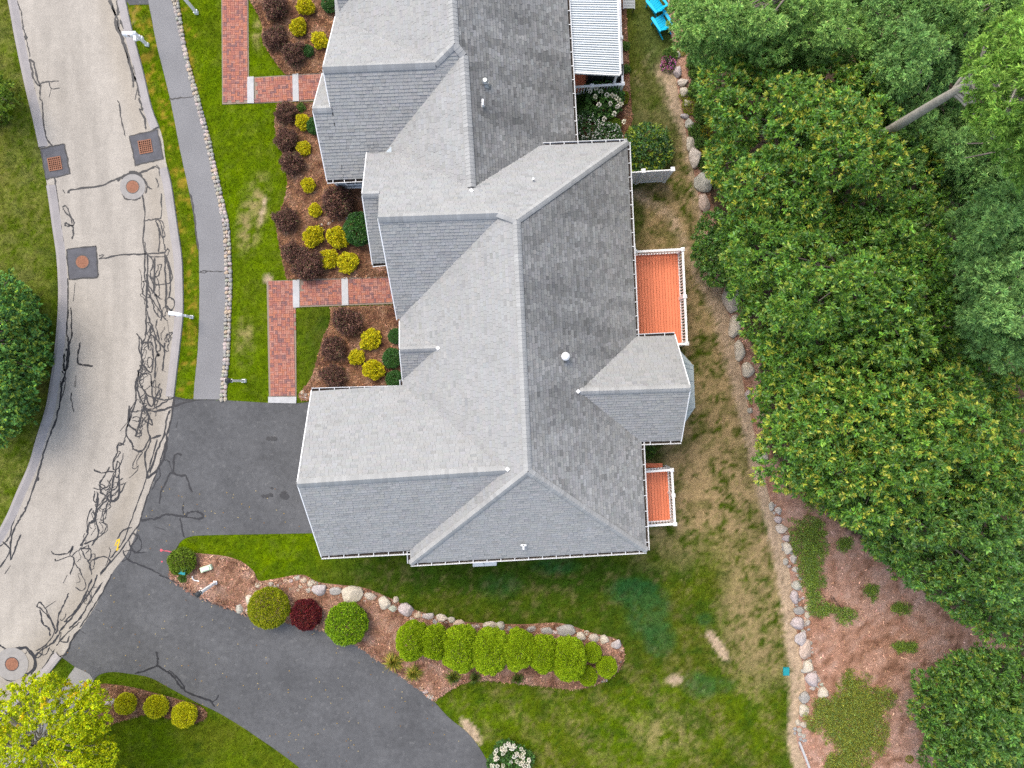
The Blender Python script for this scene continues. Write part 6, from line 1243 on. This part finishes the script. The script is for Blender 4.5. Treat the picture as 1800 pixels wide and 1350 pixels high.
tree('pine_tree', 'blue-green pine between the upper oak and the bare trunk', [(1490, -50), (1720, -50), (1716, 120), (1660, 260), (1600, 330), (1540, 200), (1500, 110)], 4.5, 9.2, .56, (.26, .46), PINEB, 52, gaps=.12, group=GW)
tree('pine_tree', 'tall bright green pine with a bare leaning trunk, top right', [(1700, 90), (1720, 70), (1765, 35), (1830, 0), (1950, 0), (1950, 330), (1800, 330), (1740, 260), (1700, 200)], 13.4, 17.0, .42, (.22, .36), PINEL, 53, base=Vector((13.85, 9.75, 0)), trunk_r=.21, bark='palebark', gaps=.05, group=GW, skirt=False)
tree('pine_tree', 'blue-green pine at the right edge beside the middle oak', [(1705, 345), (1760, 330), (1880, 320), (1880, 660), (1750, 645), (1705, 575), (1692, 450)], 9.0, 13.8, .50, (.24, .42), PINEB, 54, gaps=.10, group=GW)
tree('pine_tree', 'shaded pine in the gap below the bare trunk', [(1600, 210), (1740, 190), (1830, 270), (1830, 360), (1700, 370), (1630, 330)], 4.0, 7.5, .58, (.3, .5), PINEB, 55, gaps=.05, group=GW)
tree('pine_tree', 'green pine at the very top right of the wood', [(1600, -70), (1760, -90), (1920, -80), (1920, 60), (1780, 70), (1700, 110), (1640, 80)], 6.0, 9.5, .58, (.28, .48), PINE, 56, gaps=.06, group=GW)
tree('wood_edge_bush', 'low dense green bush in front of the oaks right of deck', [(1226, 400), (1256, 368), (1312, 392), (1330, 480), (1304, 514), (1244, 494), (1219, 445)], .9, 2.3, .55, (.38, .6), dict(OAKD, sp=.16, L=.10, W=.05, tipf=.15), 46, base=P(1272, 440), trunk_r=.06, skirt=False, cat='bush')
MAPLE = dict(sp=.26, per=13, L=.14, W=.10, cols=[(.10, .24, .05), (.14, .29, .055), (.07, .18, .055), (.25, .37, .04)], w=[4, 3, 3, 1.5], flat=.45, tv=.3, tip=[(.16, .23, .03)], tipf=.25)
tree('maple_tree', 'green leafy tree at the left edge of the photo', [(-60, 500), (-30, 476), (22, 478), (42, 505), (66, 547), (72, 600), (75, 640), (53, 692), (44, 740), (5, 785), (-60, 780)], 1.2, 3.0, .62, (.36, .6), MAPLE, 61, gaps=.04)
tree('maple_tree', 'leaf tips of a tree reaching in at the upper left edge', [(-50, 110), (2, 130), (20, 172), (6, 200), (-50, 210)], 1.4, 2.4, .5, (.22, .34), dict(MAPLE, cols=[(.16, .24, .02), (.10, .18, .02)], w=[1, 1]), 62)
YEL = dict(sp=.135, per=13, L=.085, W=.062, cols=[(.50, .55, .004), (.40, .50, .006), (.62, .60, .006), (.26, .40, .008)], w=[4, 3, 2, 2], flat=.5, tv=.22, patch=((.72, .50, .01), .9, .64))
tree('yellow_green_tree', 'bright yellow-green tree with bare grey branches at bottom left', [(-70, 1225), (-5, 1222), (10, 1210), (40, 1192), (78, 1186), (112, 1190), (122, 1206), (150, 1205), (178, 1200), (186, 1225), (192, 1262), (196, 1305), (214, 1352), (214, 1420), (-70, 1420)], 3.0, 5.2, .50, (.26, .44), YEL, 63, base=P(96, 1290), trunk_r=.13, bark='palebark', gaps=.16, skirt=False, bare=2)
# a few fallen leaves on the pavement
rg = np.random.default_rng(3); X, Y = scatter(900, -25, 0, -19, -5); k = inside(wpoly(DRIVE1), X, Y); X = X[k][:170]; Y = Y[k][:170]; n = len(X); a = rg.uniform(0, 6.28, n)
V = kites(np.stack([X, Y, np.full(n, .03)], 1), np.stack([np.cos(a), np.sin(a), np.full(n, .05)], 1), np.full(n, .07), np.full(n, .05), rg, .15); tag(new_obj('fallen_leaves', bulk_mesh('fallen_leaves', V, pick(rg, [(.45, .3, .08), (.5, .4, .2), (.3, .16, .05)], [1, 1, 1], n), M['leaf'])), 'small yellow fallen leaves scattered over the driveway', 'leaves', kind='stuff')
